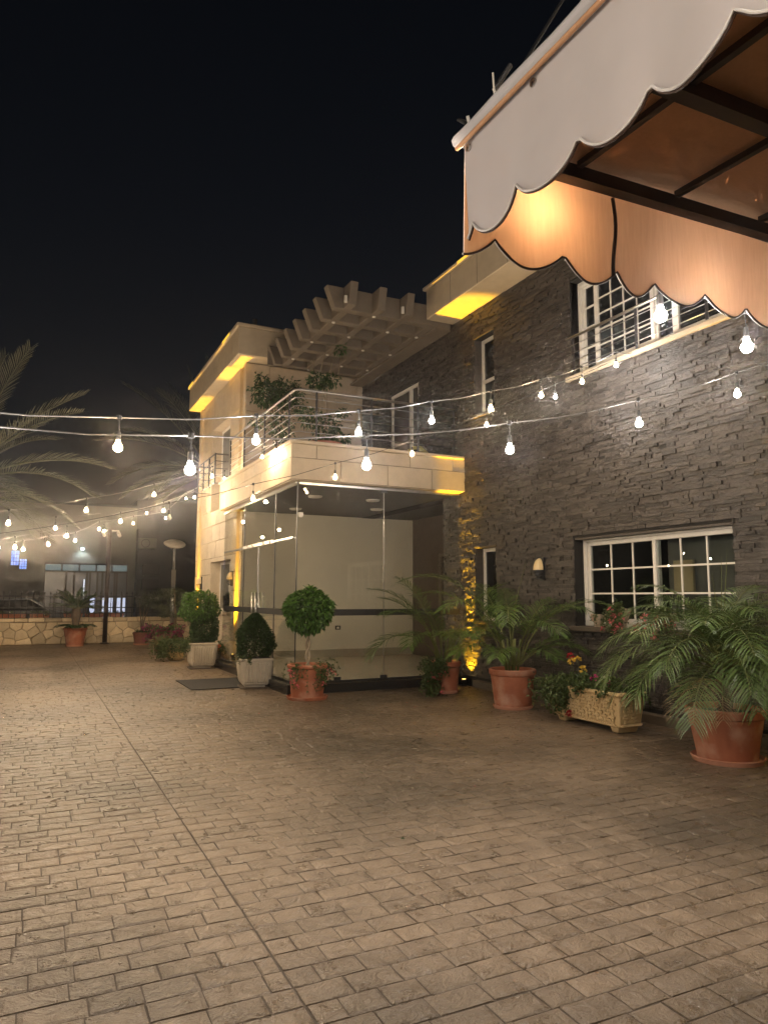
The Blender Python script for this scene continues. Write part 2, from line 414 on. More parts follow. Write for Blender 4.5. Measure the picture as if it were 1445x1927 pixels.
# dark wall cornice
CX = 6.44
b = MB().box(CX, XW+.33, YA, 11.40, 6.77, 7.34)
corn = vpart(b, 'cornice', 'limestone', bev=.012)
vpart(MB().box(CX-.05, XW+.35, YA, 11.45, 7.343, 7.41), 'coping', 'limestone', corn, bev=.012)
for i in range(12):                                # vertical joints of the fascia slabs
    yy = 11.38-.86*(i+1)
    vpart(MB().box(CX-.0025, CX+.02, yy-.004, yy+.004, 6.79, 7.33), 'slab_joint', 'stone_joint', corn)
vpart(MB().box(CX-.052, CX-.02, 9.4, 10.2, 7.35, 7.40), 'glow_streak', 'amber_glow', corn)  # glowing box stands in for a streak of uplight on the coping
# ---- windows of the dark wall
def frame_rect(mb, x0, x1, y0, y1, z0, z1, t):
    mb.box(x0, x1, y0, y1, z0, z0+t).box(x0, x1, y0, y1, z1-t, z1).box(x0, x1, y0, y0+t, z0+t, z1-t).box(x0, x1, y1-t, y1, z0+t, z1-t)
def window(op, rec, label=None, name='window'):
    y0, y1, z0, z1 = op; e = bpy.data.objects.new(name, None); C.objects.link(e); e.parent = villa
    e.location = Vector((XW+rec, (y0+y1)/2, z0))-villa.location
    if label: e['label'] = label
    return e
def sash(par, x, y0, y1, z0, z1, cols, rows, pane='dark_pane', t=.045, mt=.011):
    b = MB(); frame_rect(b, x-.012, x+.045, y0, y1, z0, z1, t); b.build('sash_frame', 'pvc', par, world=True, bev=.006)
    for i in range(1, cols):
        yy = y0+t+(y1-y0-2*t)*i/cols; MB().box(x+.002, x+.016, yy-mt, yy+mt, z0+t, z1-t).build('muntin', 'pvc', par, world=True)
    for j in range(1, rows):
        zz = z0+t+(z1-z0-2*t)*j/rows; MB().box(x+.001, x+.0155, y0+t, y1-t, zz-mt, zz+mt).build('muntin', 'pvc', par, world=True)
    for i in range(cols):
        for j in range(rows):
            ya, yb = (y0+t+(y1-y0-2*t)*q/cols for q in (i, i+1)); za, zb = (z0+t+(z1-z0-2*t)*q/rows for q in (j, j+1))
            MB().box(x+.018, x+.024, ya, yb, za, zb).build('pane', pane, par, world=True)
def room(par, y0, y1, z0, z1, depth=2.2, x=XW+.33, mat='room_dark'):
    b = MB(); b.box(x+depth, x+depth+.05, y0-.3, y1+.3, z0-.3, z1+.3); b.box(x, x+depth, y0-.32, y0-.3, z0-.3, z1+.3); b.box(x, x+depth, y1+.3, y1+.32, z0-.3, z1+.3)
    b.box(x, x+depth, y0-.3, y1+.3, z0-.32, z0-.3); b.box(x, x+depth, y0-.3, y1+.3, z1+.3, z1+.32); return b.build('room', mat, par, world=True)
# lower window: two sashes with six-light grids
wl = window(W_LOW, .2, 'white framed ground floor window with six pane grids')
y0, y1, z0, z1 = W_LOW
b = MB(); frame_rect(b, XW+.16, XW+.27, y0, y1, z0+.02, z1, .06); b.build('window_frame', 'pvc', wl, world=True, bev=.008)
ym = 6.78
sash(wl, XW+.20, ym-.03, y1-.062, z0+.082, z1-.062, 3, 3, 'pane_glass', t=.055)
sash(wl, XW+.165, y0+.062, ym+.04, z0+.082, z1-.062, 3, 3, 'pane_glass', t=.055)
room(wl, y0, y1, z0, z1)
MB().box(XW+.45, XW+.47, y0, ym+.05, z0, z1).build('blind', 'grey_blind', wl, world=True)
MB().box(XW+.39, XW+.43, 6.40, 6.70, 1.62, 2.02).build('pane_reflection', 'reflection_tan', wl, world=True)  # tan block behind the pane stands in for a reflection on the glass
MB().box(XW-.085, XW+.30, y0-.04, y1+.05, z0-.05, z0+.018).build('sill', 'stone_joint', wl, world=True, bev=.008)
MB().box(XW+.005, XW+.16, y0+.01, y1-.01, z1-.03, z1-.003).build('lintel', 'ledge', wl, world=True)
# upper window with rail
wu = window(W_UP, .2, 'tall white upper window behind a thin steel guard rail')
y0, y1, z0, z1 = W_UP
b = MB(); frame_rect(b, XW+.14, XW+.27, y0, y1, z0+.02, z1, .07); b.build('window_frame', 'pvc', wu, world=True, bev=.008)
sash(wu, XW+.19, 7.72, y1-.072, z0+.1, z1-.072, 1, 4, t=.04, mt=.013)
sash(wu, XW+.17, 6.62, 7.73, z0+.1, z1-.072, 4, 5, t=.07, mt=.009)
sash(wu, XW+.19, 6.30, 6.63, z0+.1, z1-.072, 1, 1, t=.05)
sash(wu, XW+.19, y0+.072, 6.31, z0+.1, z1-.072, 1, 1, t=.06)
MB().box(XW-.06, XW+.30, y0-.1, y1+.1, z0-.05, z0+.02).build('sill', 'limestone', wu, world=True, bev=.008)
MB().box(XW+.02, XW+.3, y1-.0, y1+.012, z0, z1).build('jamb', 'ledge', wu, world=True)
rx = XW-.075
b = MB()
b.tube([(rx, y0-.05, 5.36), (rx, y1+.03, 5.36)], .021, 10); b.build('guard_rail', 'steel', wu, world=True, smooth=True)
for zz in (5.24, 5.12, 5.0, 4.89): MB().tube([(rx, y0-.05, zz), (rx, y1+.03, zz)], .0065, 8).build('rail_bar', 'steel', wu, world=True, smooth=True)
for yy in (y1-.12, 6.72, 5.62): MB().box(rx-.006, rx+.006, yy-.02, yy+.02, z0+.02, 5.35).build('rail_post', 'steel_dark', wu, world=True)
# narrow windows
for op, lab in ((W_NU, 'narrow upper window in a deep niche'), (W_NL, 'narrow ground floor window in a deep niche')):
    e = window(op, .2, lab); y0, y1, z0, z1 = op
    b = MB(); frame_rect(b, XW+.14, XW+.2, y0, y1, z0+.02, z1, .065)
    if op is W_NU: b.box(XW+.14, XW+.2, y0+.07, y1-.07, z0+.62, z0+.68)
    b.build('window_frame', 'pvc', e, world=True, bev=.006)
    MB().box(XW+.17, XW+.18, y0+.06, y1-.06, z0+.08, z1-.06).build('pane', 'dark_pane', e, world=True)
    MB().box(XW-.05, XW+.2, y0-.03, y1+.03, z0-.04, z0+.018).build('sill', 'stone_joint', e, world=True, bev=.006)
    MB().box(XW-.03, XW+.2, y0-.02, y1+.02, z1+.001, z1+.03).build('lintel', 'stone_joint', e, world=True)
    MB().box(XW+.0, XW+.138, y1-.012, y1-.001, z0+.02, z1-.002).build('jamb', 'ledge', e, world=True)
# balcony door
e = window(W_DOOR, .05, 'white framed balcony door', 'balcony_door'); y0, y1, z0, z1 = W_DOOR
b = MB(); frame_rect(b, XW+.01, XW+.09, y0, y1, z0+.02, z1, .07); b.box(XW+.011, XW+.089, 13.14, 13.24, z0+.09, z1-.07); b.build('window_frame', 'pvc', e, world=True, bev=.006)
MB().box(XW+.05, XW+.06, y0+.06, 13.13, z0+.08, z1-.06).build('pane', 'dark_pane', e, world=True)
MB().box(XW+.05, XW+.06, 13.25, y1-.06, z0+.08, z1-.06).build('pane', 'dark_pane', e, world=True)

# ---- pale stone wing
XL, YB, YE = 4.12, 15.64, 20.66
def slabs(plane, u0, u1, v0, v1, fixed, par, ch=.42, cw=.86, holes=(), mat='limestone', th=.03, off=0., sign=-1):
    """courses of stone slabs on a wall; plane 'x' (u = y) or 'y' (u = x)"""
    v = v0; r = 0
    while v < v1-.02:
        v2 = min(v+ch, v1)
        if v1-v2 < .12: v2 = v1
        u = u0; first = True
        while u < u1-.01:
            w_ = cw*(.5 if (first and r % 2) else 1); u2 = min(u+w_, u1); first = False
            if u1-u2 < .12: u2 = u1
            for (a, c, e, f) in rects_minus(u, u2, v, v2, holes):
                d = th+rng.uniform(-.003, .003); g = .0058
                if c-a < .02 or f-e < .02: continue
                lo, hi = sorted((fixed+sign*d, fixed+.001*sign))
                if plane == 'x': MB().box(lo, hi, a+g, c-g, e+g, f-g).build('slab', mat, par, world=True)
                else: MB().box(a+g, c-g, lo, hi, e+g, f-g).build('slab', mat, par, world=True)
            u = u2
        v = v2; r += 1
CH1 = (15.86, 16.14, -.1, 6.86); CH2 = (20.06, 20.36, -.1, 6.86)
LW = (16.62, 18.72, 1.16, 2.42); UW = (17.0, 18.9, 3.72, 5.95)
whl = [CH1, CH2, LW, UW]
b = MB()
for (a, c, e, f) in rects_minus(YB+.03, YE, -.02, 6.87, whl): b.box(XL+.03, XL+.30, a, c, e, f)
b.box(XL+.19, XL+.31, CH1[0]-.01, CH1[1]+.01, 0, 6.868).box(XL+.19, XL+.31, CH2[0]-.01, CH2[1]+.01, 0, 6.868)
wing = vpart(b, 'pale_stone_wing', 'stone_joint'); wing['label'] = 'pale limestone clad wing'
slabs('x', YB, YE, 0, 6.86, XL+.03, wing, holes=whl)
# returns of the light channels
for (a, c, _, _) in (CH1, CH2):
    MB().box(XL+.183, XL+.1895, a, c, 0, 6.866).build('light_channel', 'limestone', wing, world=True)
    MB().box(XL+.0, XL+.182, a-.006, a+.001, 0, 6.866).box(XL+.0, XL+.182, c-.001, c+.006, 0, 6.866).build('light_channel', 'limestone', wing, world=True)
# south face above the porch roof, and hall back wall below
vpart(MB().box(XL+.03, XW+.0, YB+.03, YB+.25, 3.50, 6.872), 'upper_wall', 'stone_joint', wing)
slabs('y', XL, XW, 3.5, 6.86, YB+.03, wing, ch=.56, cw=1.1)
vpart(MB().box(XL+.20, 14, YE-.01, YE+.2, 0, 7.1).box(XL+.32, XW-.001, YB+.3, YE-.02, 6.9, 7.1), 'end_wall', 'plaster', wing)
# cornice of the wing
b = MB().box(3.80, XW-.6, 15.15, YB+.02, 6.874, 7.50).box(3.80, 4.34, YB+.021, YE+.02, 6.874, 7.50)
wc = vpart(b, 'cornice', 'limestone', bev=.01)
b = MB().box(3.75, XW-.6, 15.10, YB+.05, 7.503, 7.58).box(3.75, 4.36, YB+.051, YE+.05, 7.503, 7.58)
vpart(b, 'coping', 'limestone', wc, bev=.01)
vpart(MB().box(3.745, 3.79, 15.8, 16.5, 7.51, 7.57).box(3.745, 3.79, 20.0, 20.6, 7.51, 7.57), 'glow_streak', 'amber_glow', wc)  # emissive boxes imitate uplight escaping through the cornice, not lamps
vpart(MB().tube([(4.5, 16.4, 7.2), (4.5, 16.4, 8.22)], .06, 12), 'chimney_pipe', 'concrete', wc, smooth=True)
# wing windows
for op, lab in ((LW, 'white framed ground floor window beside the glass porch'), (UW, 'upper window of the wing behind a small balcony rail')):
    y0, y1, z0, z1 = op; e = window(op, .2, lab); xx = XL+.25
    b = MB(); frame_rect(b, xx, xx+.05, y0, y1, z0+.01, z1-.01, .06); b.box(xx, xx+.05, (y0+y1)/2-.04, (y0+y1)/2+.04, z0+.07, z1-.07); b.build('window_frame', 'pvc', e, world=True)
    MB().box(xx+.02, xx+.03, y0+.06, (y0+y1)/2-.04, z0+.07, z1-.07).build('pane', 'dark_pane', e, world=True)
    MB().box(xx+.02, xx+.03, (y0+y1)/2+.04, y1-.06, z0+.07, z1-.07).build('pane', 'grey_blind', e, world=True)
    MB().box(XL-.05 if op is LW else XL+.002, XL+.25, y0, y1, z0-.05, z0+.008).build('sill', 'limestone', e, world=True)
    MB().box(XL+.002, XL+.25, y1-.004, y1+.01, z0, z1).box(XL+.002, XL+.25, y0-.01, y0+.004, z0, z1).box(XL+.002, XL+.25, y0, y1, z1-.008, z1+.01).build('jamb', 'limestone', e, world=True)
# small juliet balcony rail on the wing
jb = bpy.data.objects.new('juliet_rail', None); C.objects.link(jb); jb.parent = villa; jb.location = Vector((3.9, 17.9, 4.1))-villa.location
for zz in (4.95, 4.78, 4.6, 4.42, 4.24): MB().tube([(4.1, 17.0, zz), (3.78, 17.0, zz), (3.78, 18.95, zz), (4.1, 18.95, zz)], .018 if zz > 4.9 else .011, 6).build('rail_bar', 'steel_dark', jb, world=True)
for yy in (17.0, 17.65, 18.3, 18.95): MB().box(3.765, 3.795, yy-.02, yy+.02, 4.22, 4.97).build('rail_post', 'steel_dark', jb, world=True)

# ---- porch roof beam, balcony
PX0, PY0, PZ0, PZ1 = 3.69, 11.03, 3.46, 4.05
b = MB().box(PX0+.03, XW-.001, PY0+.03, PY0+.25, PZ0, PZ1).box(PX0+.03, PX0+.25, PY0+.251, 16.02, PZ0, PZ1).box(PX0+.251, XW-.001, PY0+.251, YB-.01, PZ0+.06, PZ0+.12)
beam = vpart(b, 'porch_beam', 'stone_joint'); beam['label'] = 'pale stone porch beam and balcony parapet'
slabs('y', PX0, XW-.001, PZ0-.001, PZ1, PY0+.03, beam, ch=.36, cw=.88)
slabs('x', PY0+.001, 16.03, PZ0-.001, PZ1, PX0+.03, beam, ch=.36, cw=.88)
MB().box(PX0+.004, PX0+.26, 16.021, 16.05, PZ0, PZ1).build('slab', 'limestone', beam, world=True)
MB().box(PX0+.035, XW-.05, PY0+.035, PY0+.25, PZ0-.012, PZ0-.001).box(PX0+.035, PX0+.25, PY0+.251, 16.0, PZ0-.012, PZ0-.001).build('soffit', 'limestone', beam, world=True)
MB().box(PX0-.035, XW-.03, PY0-.035, PY0+.28, PZ1+.002, PZ1+.062).box(PX0-.035, PX0+.28, PY0+.281, 16.09, PZ1+.002, PZ1+.062).build('coping', 'limestone', beam, world=True, bev=.012)
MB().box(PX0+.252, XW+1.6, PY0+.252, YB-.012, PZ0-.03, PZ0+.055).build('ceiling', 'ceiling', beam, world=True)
for (px_, py_) in ((4.7, 12.6), (5.9, 12.6), (6.6, 13.9), (5.0, 14.6)):
    MB().lathe([(0, -.03), (.12, -.028), (.14, 0)], 20, cx=px_, cy=py_, cz=PZ0-.031).build('ceiling_lamp', 'pvc', beam, world=True, smooth=True)
rail = bpy.data.objects.new('balcony_rail', None); C.objects.link(rail); rail.parent = villa; rail.location = Vector((PX0+.1, PY0+.1, PZ1))-villa.location
ra, rb = PX0+.09, PY0+.09
for i, zz in enumerate((5.0, 4.86, 4.72, 4.57, 4.43, 4.28)):
    pts = [(ra, 15.55, zz), (ra, rb+.06, zz), (ra+.06, rb, zz), (XW-.12, rb, zz)]
    MB().tube(pts, .024 if i == 0 else .0075, 8).build('rail_bar', 'steel', rail, world=True, smooth=True)
for (px_, py_) in ((ra, 15.5), (ra, 14.35), (ra, 12.9), (ra, 11.45), (4.15, rb), (5.17, rb), (6.1, rb), (6.85, rb)):
    MB().box(px_-.014, px_+.014, py_-.014, py_+.014, PZ1+.06, 5.0).build('rail_post', 'steel_dark', rail, world=True)
# ---- pergola
pg = bpy.data.objects.new('pergola', None); C.objects.link(pg); pg.parent = villa; pg.location = Vector((5.6, 13, 6.7))-villa.location
def slant_beam_x(yc, x0, x1, z0, z1, t):
    MB().add([(x0+.16, yc-t/2, z0), (x1, yc-t/2, z0), (x1, yc-t/2, z1), (x0, yc-t/2, z1), (x0+.16, yc+t/2, z0), (x1, yc+t/2, z0), (x1, yc+t/2, z1), (x0, yc+t/2, z1)],
             [(0, 1, 2, 3), (7, 6, 5, 4), (0, 4, 5, 1), (3, 2, 6, 7), (0, 3, 7, 4), (1, 5, 6, 2)]).build('beam', 'concrete', pg, world=True, bev=.01)
def slant_beam_y(xc, y0, y1, z0, z1, t):
    MB().add([(xc-t/2, y0+.10, z0), (xc+t/2, y0+.10, z0), (xc+t/2, y1, z0), (xc-t/2, y1, z0), (xc-t/2, y0, z1), (xc+t/2, y0, z1), (xc+t/2, y1, z1), (xc-t/2, y1, z1)],
             [(0, 3, 2, 1), (4, 5, 6, 7), (0, 1, 5, 4), (1, 2, 6, 5), (2, 3, 7, 6), (3, 0, 4, 7)]).build('beam', 'concrete', pg, world=True, bev=.01)
for i in range(7): slant_beam_x(11.54+.585*i, 4.44, XW-.03, 6.70, 7.10, .17)
for xc in (4.84, 5.41, 5.98, 6.62): slant_beam_y(xc, 11.12 if xc < 6.5 else 11.47, 15.08, 6.703, 7.104, .15)
MB().box(XW-.35, XW-.031, 11.47, 15.63, 6.66, 6.699).build('ledger', 'concrete', pg, world=True)
MB().box(4.46, XW-.36, 15.09, 15.14, 6.70, 7.1).build('ledger', 'concrete', pg, world=True)
for i in range(7):
    for xc in (4.84, 5.41, 5.98, 6.62):
        if (i+int(xc*2)) % 2 == 0: MB().lathe([(0, -.016), (.03, -.014), (.034, .004)], 12, cx=xc, cy=11.54+.585*i, cz=6.697).build('downlight', 'pvc', pg, world=True)
for xc in (4.72, 5.86): MB().tube([(xc, 11.25, 6.86), (xc, 11.25, 6.74)], .03, 10).build('downlight', 'pvc', pg, world=True)

# ---- hall inside the porch
hall = vpart(MB().box(XL+.03, 8.42, YB-.0, YB+.028, 0, 3.43), 'hall_wall', 'plaster')
vpart(MB().box(XL+.02, 8.41, YB-.025, YB-.001, .15, .33), 'skirting', 'hall_floor', hall)
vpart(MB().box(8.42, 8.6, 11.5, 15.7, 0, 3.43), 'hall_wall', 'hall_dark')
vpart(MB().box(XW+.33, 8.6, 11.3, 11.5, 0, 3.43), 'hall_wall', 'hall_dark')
hd = vpart(MB().box(8.36, 8.418, 13.0, 14.1, .15, 2.45), 'hall_door', 'granite')
vpart(MB().box(3.9, 8.42, 11.2, YB-.002, .10, .152), 'hall_floor', 'hall_floor')
vpart(MB().box(6.37, 6.50, YB-.018, YB-.001, .78, .87).box(6.40, 6.47, YB-.022, YB-.0185, .80, .85, 1), 'wall_socket', ['plastic_black', 'pvc'], hall)

# ------------------------------------------------------------------ glass porch
gp = empty('glass_porch', (3.83, 11.18, 0), 'frameless clear glass entrance porch on a black granite plinth under the balcony', 'porch')
def gpart(mb, name, mats, par=gp, **k): return mb.build(name, mats, par, world=True, **k)
GX, GY = 3.86, 11.18
gpart(MB().box(PX0, 6.98, PY0, GY+.06, -.01, .15).box(PX0, GX+.06, GY+.061, 16.2, -.01, .15), 'plinth', 'granite', bev=.008)
def pane_y(x0, x1): return gpart(MB().box(x0+.003, x1-.003, GY-.006, GY+.006, .17, 3.44), 'glass_panel', 'clear_glass')
def pane_x(y0, y1, z0=.17, z1=3.44, name='glass_panel'): return gpart(MB().box(GX-.006, GX+.006, y0+.003, y1-.003, z0, z1), name, 'clear_glass')
pane_y(GX+.01, 5.45); pane_y(5.45, 6.99)
pane_x(GY+.01, 12.36); pane_x(12.36, 14.45, 2.56); pane_x(14.45, 16.15)
for x in (5.45,):
    gpart(MB().box(x-.004, x+.004, GY-.007, GY+.007, .17, 3.44), 'glass_seam', 'steel')
gpart(MB().box(GX-.008, GX+.008, GY-.008, GY+.008, .17, 3.44), 'glass_seam', 'steel_dark')
for yy in (12.36, 14.45): gpart(MB().box(GX-.008, GX+.008, yy-.008, yy+.008, .17, 3.44), 'glass_seam', 'steel_dark')
gpart(MB().box(GX-.03, GX+.03, 12.37, 14.44, 2.50, 2.56), 'header_rail', 'steel')
gpart(MB().box(GX-.03, GX+.03, 11.3, 12.35, 2.505, 2.54), 'header_rail', 'steel')
gpart(MB().box(GX-.02, GX+.02, 14.46, 16.1, 2.505, 2.54), 'header_rail', 'steel_dark')
gpart(MB().box(GX+.03, 6.98, GY-.025, GY+.025, 3.40, 3.448).box(GX-.025, GX+.025, GY+.03, 16.15, 3.40, 3.448), 'head_channel', 'steel')
gpart(MB().box(GX+.03, 6.98, GY-.018, GY+.018, .15, .175).box(GX-.018, GX+.018, GY+.03, 12.35, .15, .175).box(GX-.018, GX+.018, 14.46, 16.15, .15, .175), 'base_channel', 'steel_dark')
for (a, c) in ((GX+.01, 5.445), (5.455, 6.98)): gpart(MB().box(a, c, GY-.0085, GY+.0085, 1.23, 1.335), 'marking_band', 'steel_dark')
for (a, c) in ((GY+.02, 12.35), (12.37, 13.395), (13.41, 14.44), (14.46, 16.1)): gpart(MB().box(GX-.0085, GX+.0085, a, c, 1.23, 1.335), 'marking_band', 'steel_dark')
for (a, c) in ((12.365, 13.40), (13.405, 14.445)):
    d = pane_x(a, c, .19, 2.49, 'door_leaf')
    yy = 13.40-.13 if a < 13 else 13.40+.13
    for sx in (-.07, .07):
        gpart(MB().tube([(GX+sx, yy, .95), (GX+sx, yy, 1.62)], .017, 12), 'pull_handle', 'steel', d, smooth=True)
    for zz in (1.06, 1.5): gpart(MB().tube([(GX-.07, yy, zz), (GX+.07, yy, zz)], .009, 8), 'handle_bolt', 'steel', d)
    gpart(MB().box(GX-.014, GX+.014, a+.004, c-.004, .175, .25), 'door_shoe', 'steel', d)
    e_ = a+.004 if a < 13 else c-.012
    gpart(MB().box(GX-.009, GX+.009, 13.393 if a < 13 else 13.406, 13.399 if a < 13 else 13.412, .26, 2.48), 'edge_strip', 'steel', d)
for yy in (12.6, 13.0, 13.75, 14.1): gpart(MB().tube([(GX-.045, yy, 2.53), (GX+.045, yy, 2.53)], .022, 10), 'rail_stud', 'steel')
for (x_, z_) in ((5.45, .2), (4.6, .2), (5.45, 3.38)): gpart(MB().box(x_-.06, x_+.06, GY-.014, GY+.014, z_-.025, z_+.025), 'glass_clamp', 'steel_dark')
gpart(MB().box(GX+.02, GX+.10, GY-.012, GY+.012, 2.85, 2.93), 'glass_clamp', 'pvc')
tag(MB().box(2.45, 3.66, 12.25, 13.72, .001, .014).build('doormat', 'rubber', bev=.003), 'black rubber doormat on the pavers before the glass door', 'doormat')

# ------------------------------------------------------------------ lamps on the walls
AMB = (1, .53, .015)
def sconce(loc, label):
    e = empty('wall_sconce', loc, label, 'wall lamp', 'half bowl sconces on the villa walls')
    MB().box(-.02, .012, -.085, .085, -.17, .17).build('back_plate', 'iron', e)
    b = MB(); n = 10; vs = []
    for i in range(7):
        a = math.pi/2*(i/6); z_ = -.02+.18*math.sin(a); r = math.cos(a)
        for j in range(n+1):
            t = math.pi*j/n; vs.append((-.02-.115*r*math.sin(t), .08*r*math.cos(t), z_))
    fs = [(i*(n+1)+j, i*(n+1)+j+1, (i+1)*(n+1)+j+1, (i+1)*(n+1)+j) for i in range(6) for j in range(n)]
    b.add(vs, fs); b.build('shade', 'sconce_glass', e, smooth=True)
    for k, z_ in enumerate((-.035, -.07, -.105, -.14)):
        r = math.sqrt(max(.05, 1-((-.02-z_)/.16)**2)); vs = []
        for zz in (z_-.011, z_+.011):
            vs.append((-.02, 0, zz))
            for j in range(n+1):
                t = math.pi*j/n; vs.append((-.02-.115*r*math.sin(t), .08*r*math.cos(t), zz))
        m = n+2; fs = [(0, j+2, j+1) for j in range(n)]+[(m, m+j+1, m+j+2) for j in range(n)]+[(j+1, j+2, m+j+2, m+j+1) for j in range(n)]
        MB().add(vs, fs).build('louvre', 'iron', e)
sconce((XW-.035, 8.86, 1.98), 'half bowl sconce on the dark stone wall left of the window')
sconce((XL-.005, 16.40, 1.95), 'half bowl sconce on the pale wall seen through the porch glass')
sconce((XL-.005, 19.75, 1.90), 'half bowl sconce on the far corner of the pale wing')
def uplight(loc, label, aim, watts, cone, tilt=(0, 0)):
    e = empty('uplight', loc, label, 'spotlight', 'amber uplights at the wall feet')
    MB().lathe([(0, 0), (.05, 0), (.05, .015), (.015, .02), (.015, .05)], 16).build('base', 'iron', e)
    MB().lathe([(.012, .05), (.04, .055), (.055, .12), (.05, .12), (.046, .108)], 16).build('housing', 'iron', e, smooth=True)
    MB().lathe([(.046, .108), (.03, .118), (0, .121)], 16).build('lens', 'amber_lens', e, smooth=True)
    spot('uplight_beam', Vector(loc)+Vector((0, 0, .135)), aim, watts, AMB, cone, e)
uplight((6.87, 10.88, .001), 'amber uplight at the dark wall foot behind the first palm pot', (6.985, 10.90, 4.2), 5200, 20)
spot('uplight_wash', (6.87, 10.88, .16), (7.04, 10.88, .62), 160, AMB, 75, bpy.data.objects['uplight'])
uplight((6.84, 4.05, .001), 'amber uplight at the wall foot beyond the nearest palm pot', (6.975, 4.05, 4.5), 1800, 60)
uplight((4.07, 16.0, .151), 'amber uplight on the plinth beside the glass porch', (4.19, 16.0, 5.5), 4200, 26)
uplight((4.04, 20.2, .001), 'amber uplight at the far end of the pale wing', (4.19, 20.2, 5.5), 4200, 26)

# ------------------------------------------------------------------ festoon strings
def bulb(par, p, drop, kind, r=.028, on=True):
    x, y_, z_ = p
    b = MB(); b.tube([(x, y_, z_+.012), (x+.002, y_, z_-drop+.085)], .0035, 5); b.lathe([(.004, .016), (.016, .012), (.016, -.012), (.004, -.016)], 8, cx=x, cy=y_, cz=z_)
    b.lathe([(.006, .1), (.0135, .092), (.0145, .05), (.012, .044)], 10, cx=x, cy=y_, cz=z_-drop)
    s = b.build('lamp_holder', 'cable', par, world=True)
    g = MB(); prof = [(.0125, .044), (.014, .036), (r*.62, r*.80), (r*.90, r*.42), (r, 0), (r*.92, -r*.42), (r*.7, -r*.74), (r*.36, -r*.95), (.0005, -r*1.0)]
    g.lathe(prof, 14, cx=x, cy=y_, cz=z_-drop)
    g.build('bulb', {'w': 'bulb_warm', 'c': 'bulb_cool', 'f': 'bulb_far'}[kind] if on else 'disc_white', par, world=True, smooth=True)
    if on:
        col = {'w': (1, .72, .43), 'c': (1, .92, .84), 'f': (1, .74, .46)}[kind]
        point('bulb_light', (x, y_, z_-drop), BULB_W*(2.0 if kind == 'f' else 1), col, r, par)
def festoon(label, pts, kinds, ends=(None, None), drop=.18, sag=.02, mat='cable_wire', off=(), r=.028):
    """pts: world hanging points of the bulbs; ends: extra cable end points"""
    P = [Vector(p) for p in pts]; full = ([Vector(ends[0])] if ends[0] is not None else [])+P+([Vector(ends[1])] if ends[1] is not None else [])
    e = empty('string_light', P[0], label, 'string light', 'festoon strings over the courtyard')
    c = []
    for a, q in zip(full, full[1:]):
        n = max(2, int((q-a).length/.35))
        for i in range(n):
            t = i/n; v = a.lerp(q, t); v.z -= sag*4*t*(1-t)*(q-a).length; c.append(v)
    c.append(full[-1])
    MB().tube(c, .0042, 6).build('cable', mat, e, world=True, smooth=True)
    for i, p in enumerate(P): bulb(e, p, drop, kinds[i % len(kinds)], on=i not in off, r=r)
    return e
def line(P, d, ks): return [Vector(P)+Vector(d)*k for k in ks]
# S1: rises from the left to the upper window
s1 = [at(225, 786, 4.255), at(483, 782, 4.99), at(675, 773, 5.735), at(812, 755, 6.416), at(922.5, 736, 7.09), at(1017, 714, 7.80), at(1094, 691, 8.49), at(1158, 662, 9.15)]
d1 = Vector((-.95, -.33, -.12))
festoon('festoon string with warm bulbs rising from far left to the upper window sill', line(s1[0], d1, (3, 2, 1))+s1, 'wwcwcccw', ends=(s1[0]+d1*5, (XW-.03, 6.85, 4.78)))
# S2: nearest, along the front
s2 = [at(360, 820, 3.733), at(690, 819, 4.21), at(958, 796, 4.70), at(1200, 752, 5.25), at(1384, 701, 5.765)]
festoon('nearest festoon string with cool white bulbs crossing the whole view', [(-2.2, 3.70, 2.40), (-1.25, 3.71, 2.33), (-.28, 3.72, 2.33)]+s2, 'ccc', ends=((-6, 3.65, 3.0), (XW-.03, 3.85, 4.2)))
# S3: from the left up to the wall
s3 = [at(477, 911, 8.7), at(631, 872, 8.97), at(775, 829, 9.22), at(915, 775, 9.47), at(1044, 723, 9.70)]
festoon('dark festoon string passing in front of the porch beam to the dark wall', [at(320, 946, 8.45)]+s3, 'wwwwwc', ends=(at(-60, 1010, 8.0), (XW-.03, 7.25, 4.78)), off=(0,), mat='cable')
# strings further back on the left
c1 = [at(18, 960, 9.0), at(164, 938, 10.0), at(291, 911, 11.2), at(400, 878, 12.0), at(494, 842, 12.5), at(521, 833, 12.32)]
festoon('festoon string from the left edge up to the balcony corner', c1, 'wwwww', ends=(at(-200, 985, 7.9), at(548, 824, 12.2)), drop=.17)
c2 = [at(-30, 981, 11.0), at(106, 973, 11.4)]
festoon('short slack festoon string sagging at the far left', c2, 'cw', ends=(at(-250, 985, 10), at(190, 966, 11.8)))
c3 = [at(30, 1010, 12), at(127, 990, 12.8), at(228, 964, 13.8), at(309, 945, 14.8), at(367, 921, 15.6), at(423, 886, 16.2)]
festoon('middle one of the left bundle of festoon strings ending on the balcony rail', c3, 'fffffw', ends=(at(-200, 1040, 11), at(452, 868, 16.6)))
c4 = [at(45, 1017, 14), at(93, 1009, 14.6), at(143, 1002, 15.3), at(188, 981, 16), at(252, 971, 17), at(313, 962, 17.8), at(351, 926, 18.6)]
festoon('lower festoon string of the left bundle above the garden wall', c4, 'fwcfwcf', ends=(at(-200, 1040, 12.5), at(376, 915, 19.2)))
c5 = [at(0, 1017, 18), at(92, 1009, 18.6), at(197, 987, 19.4), at(277, 954, 20.2)]
festoon('farthest festoon string running past the camera pole', c5, 'ffff', ends=(at(-150, 1035, 17.4), at(374, 922, 21)))
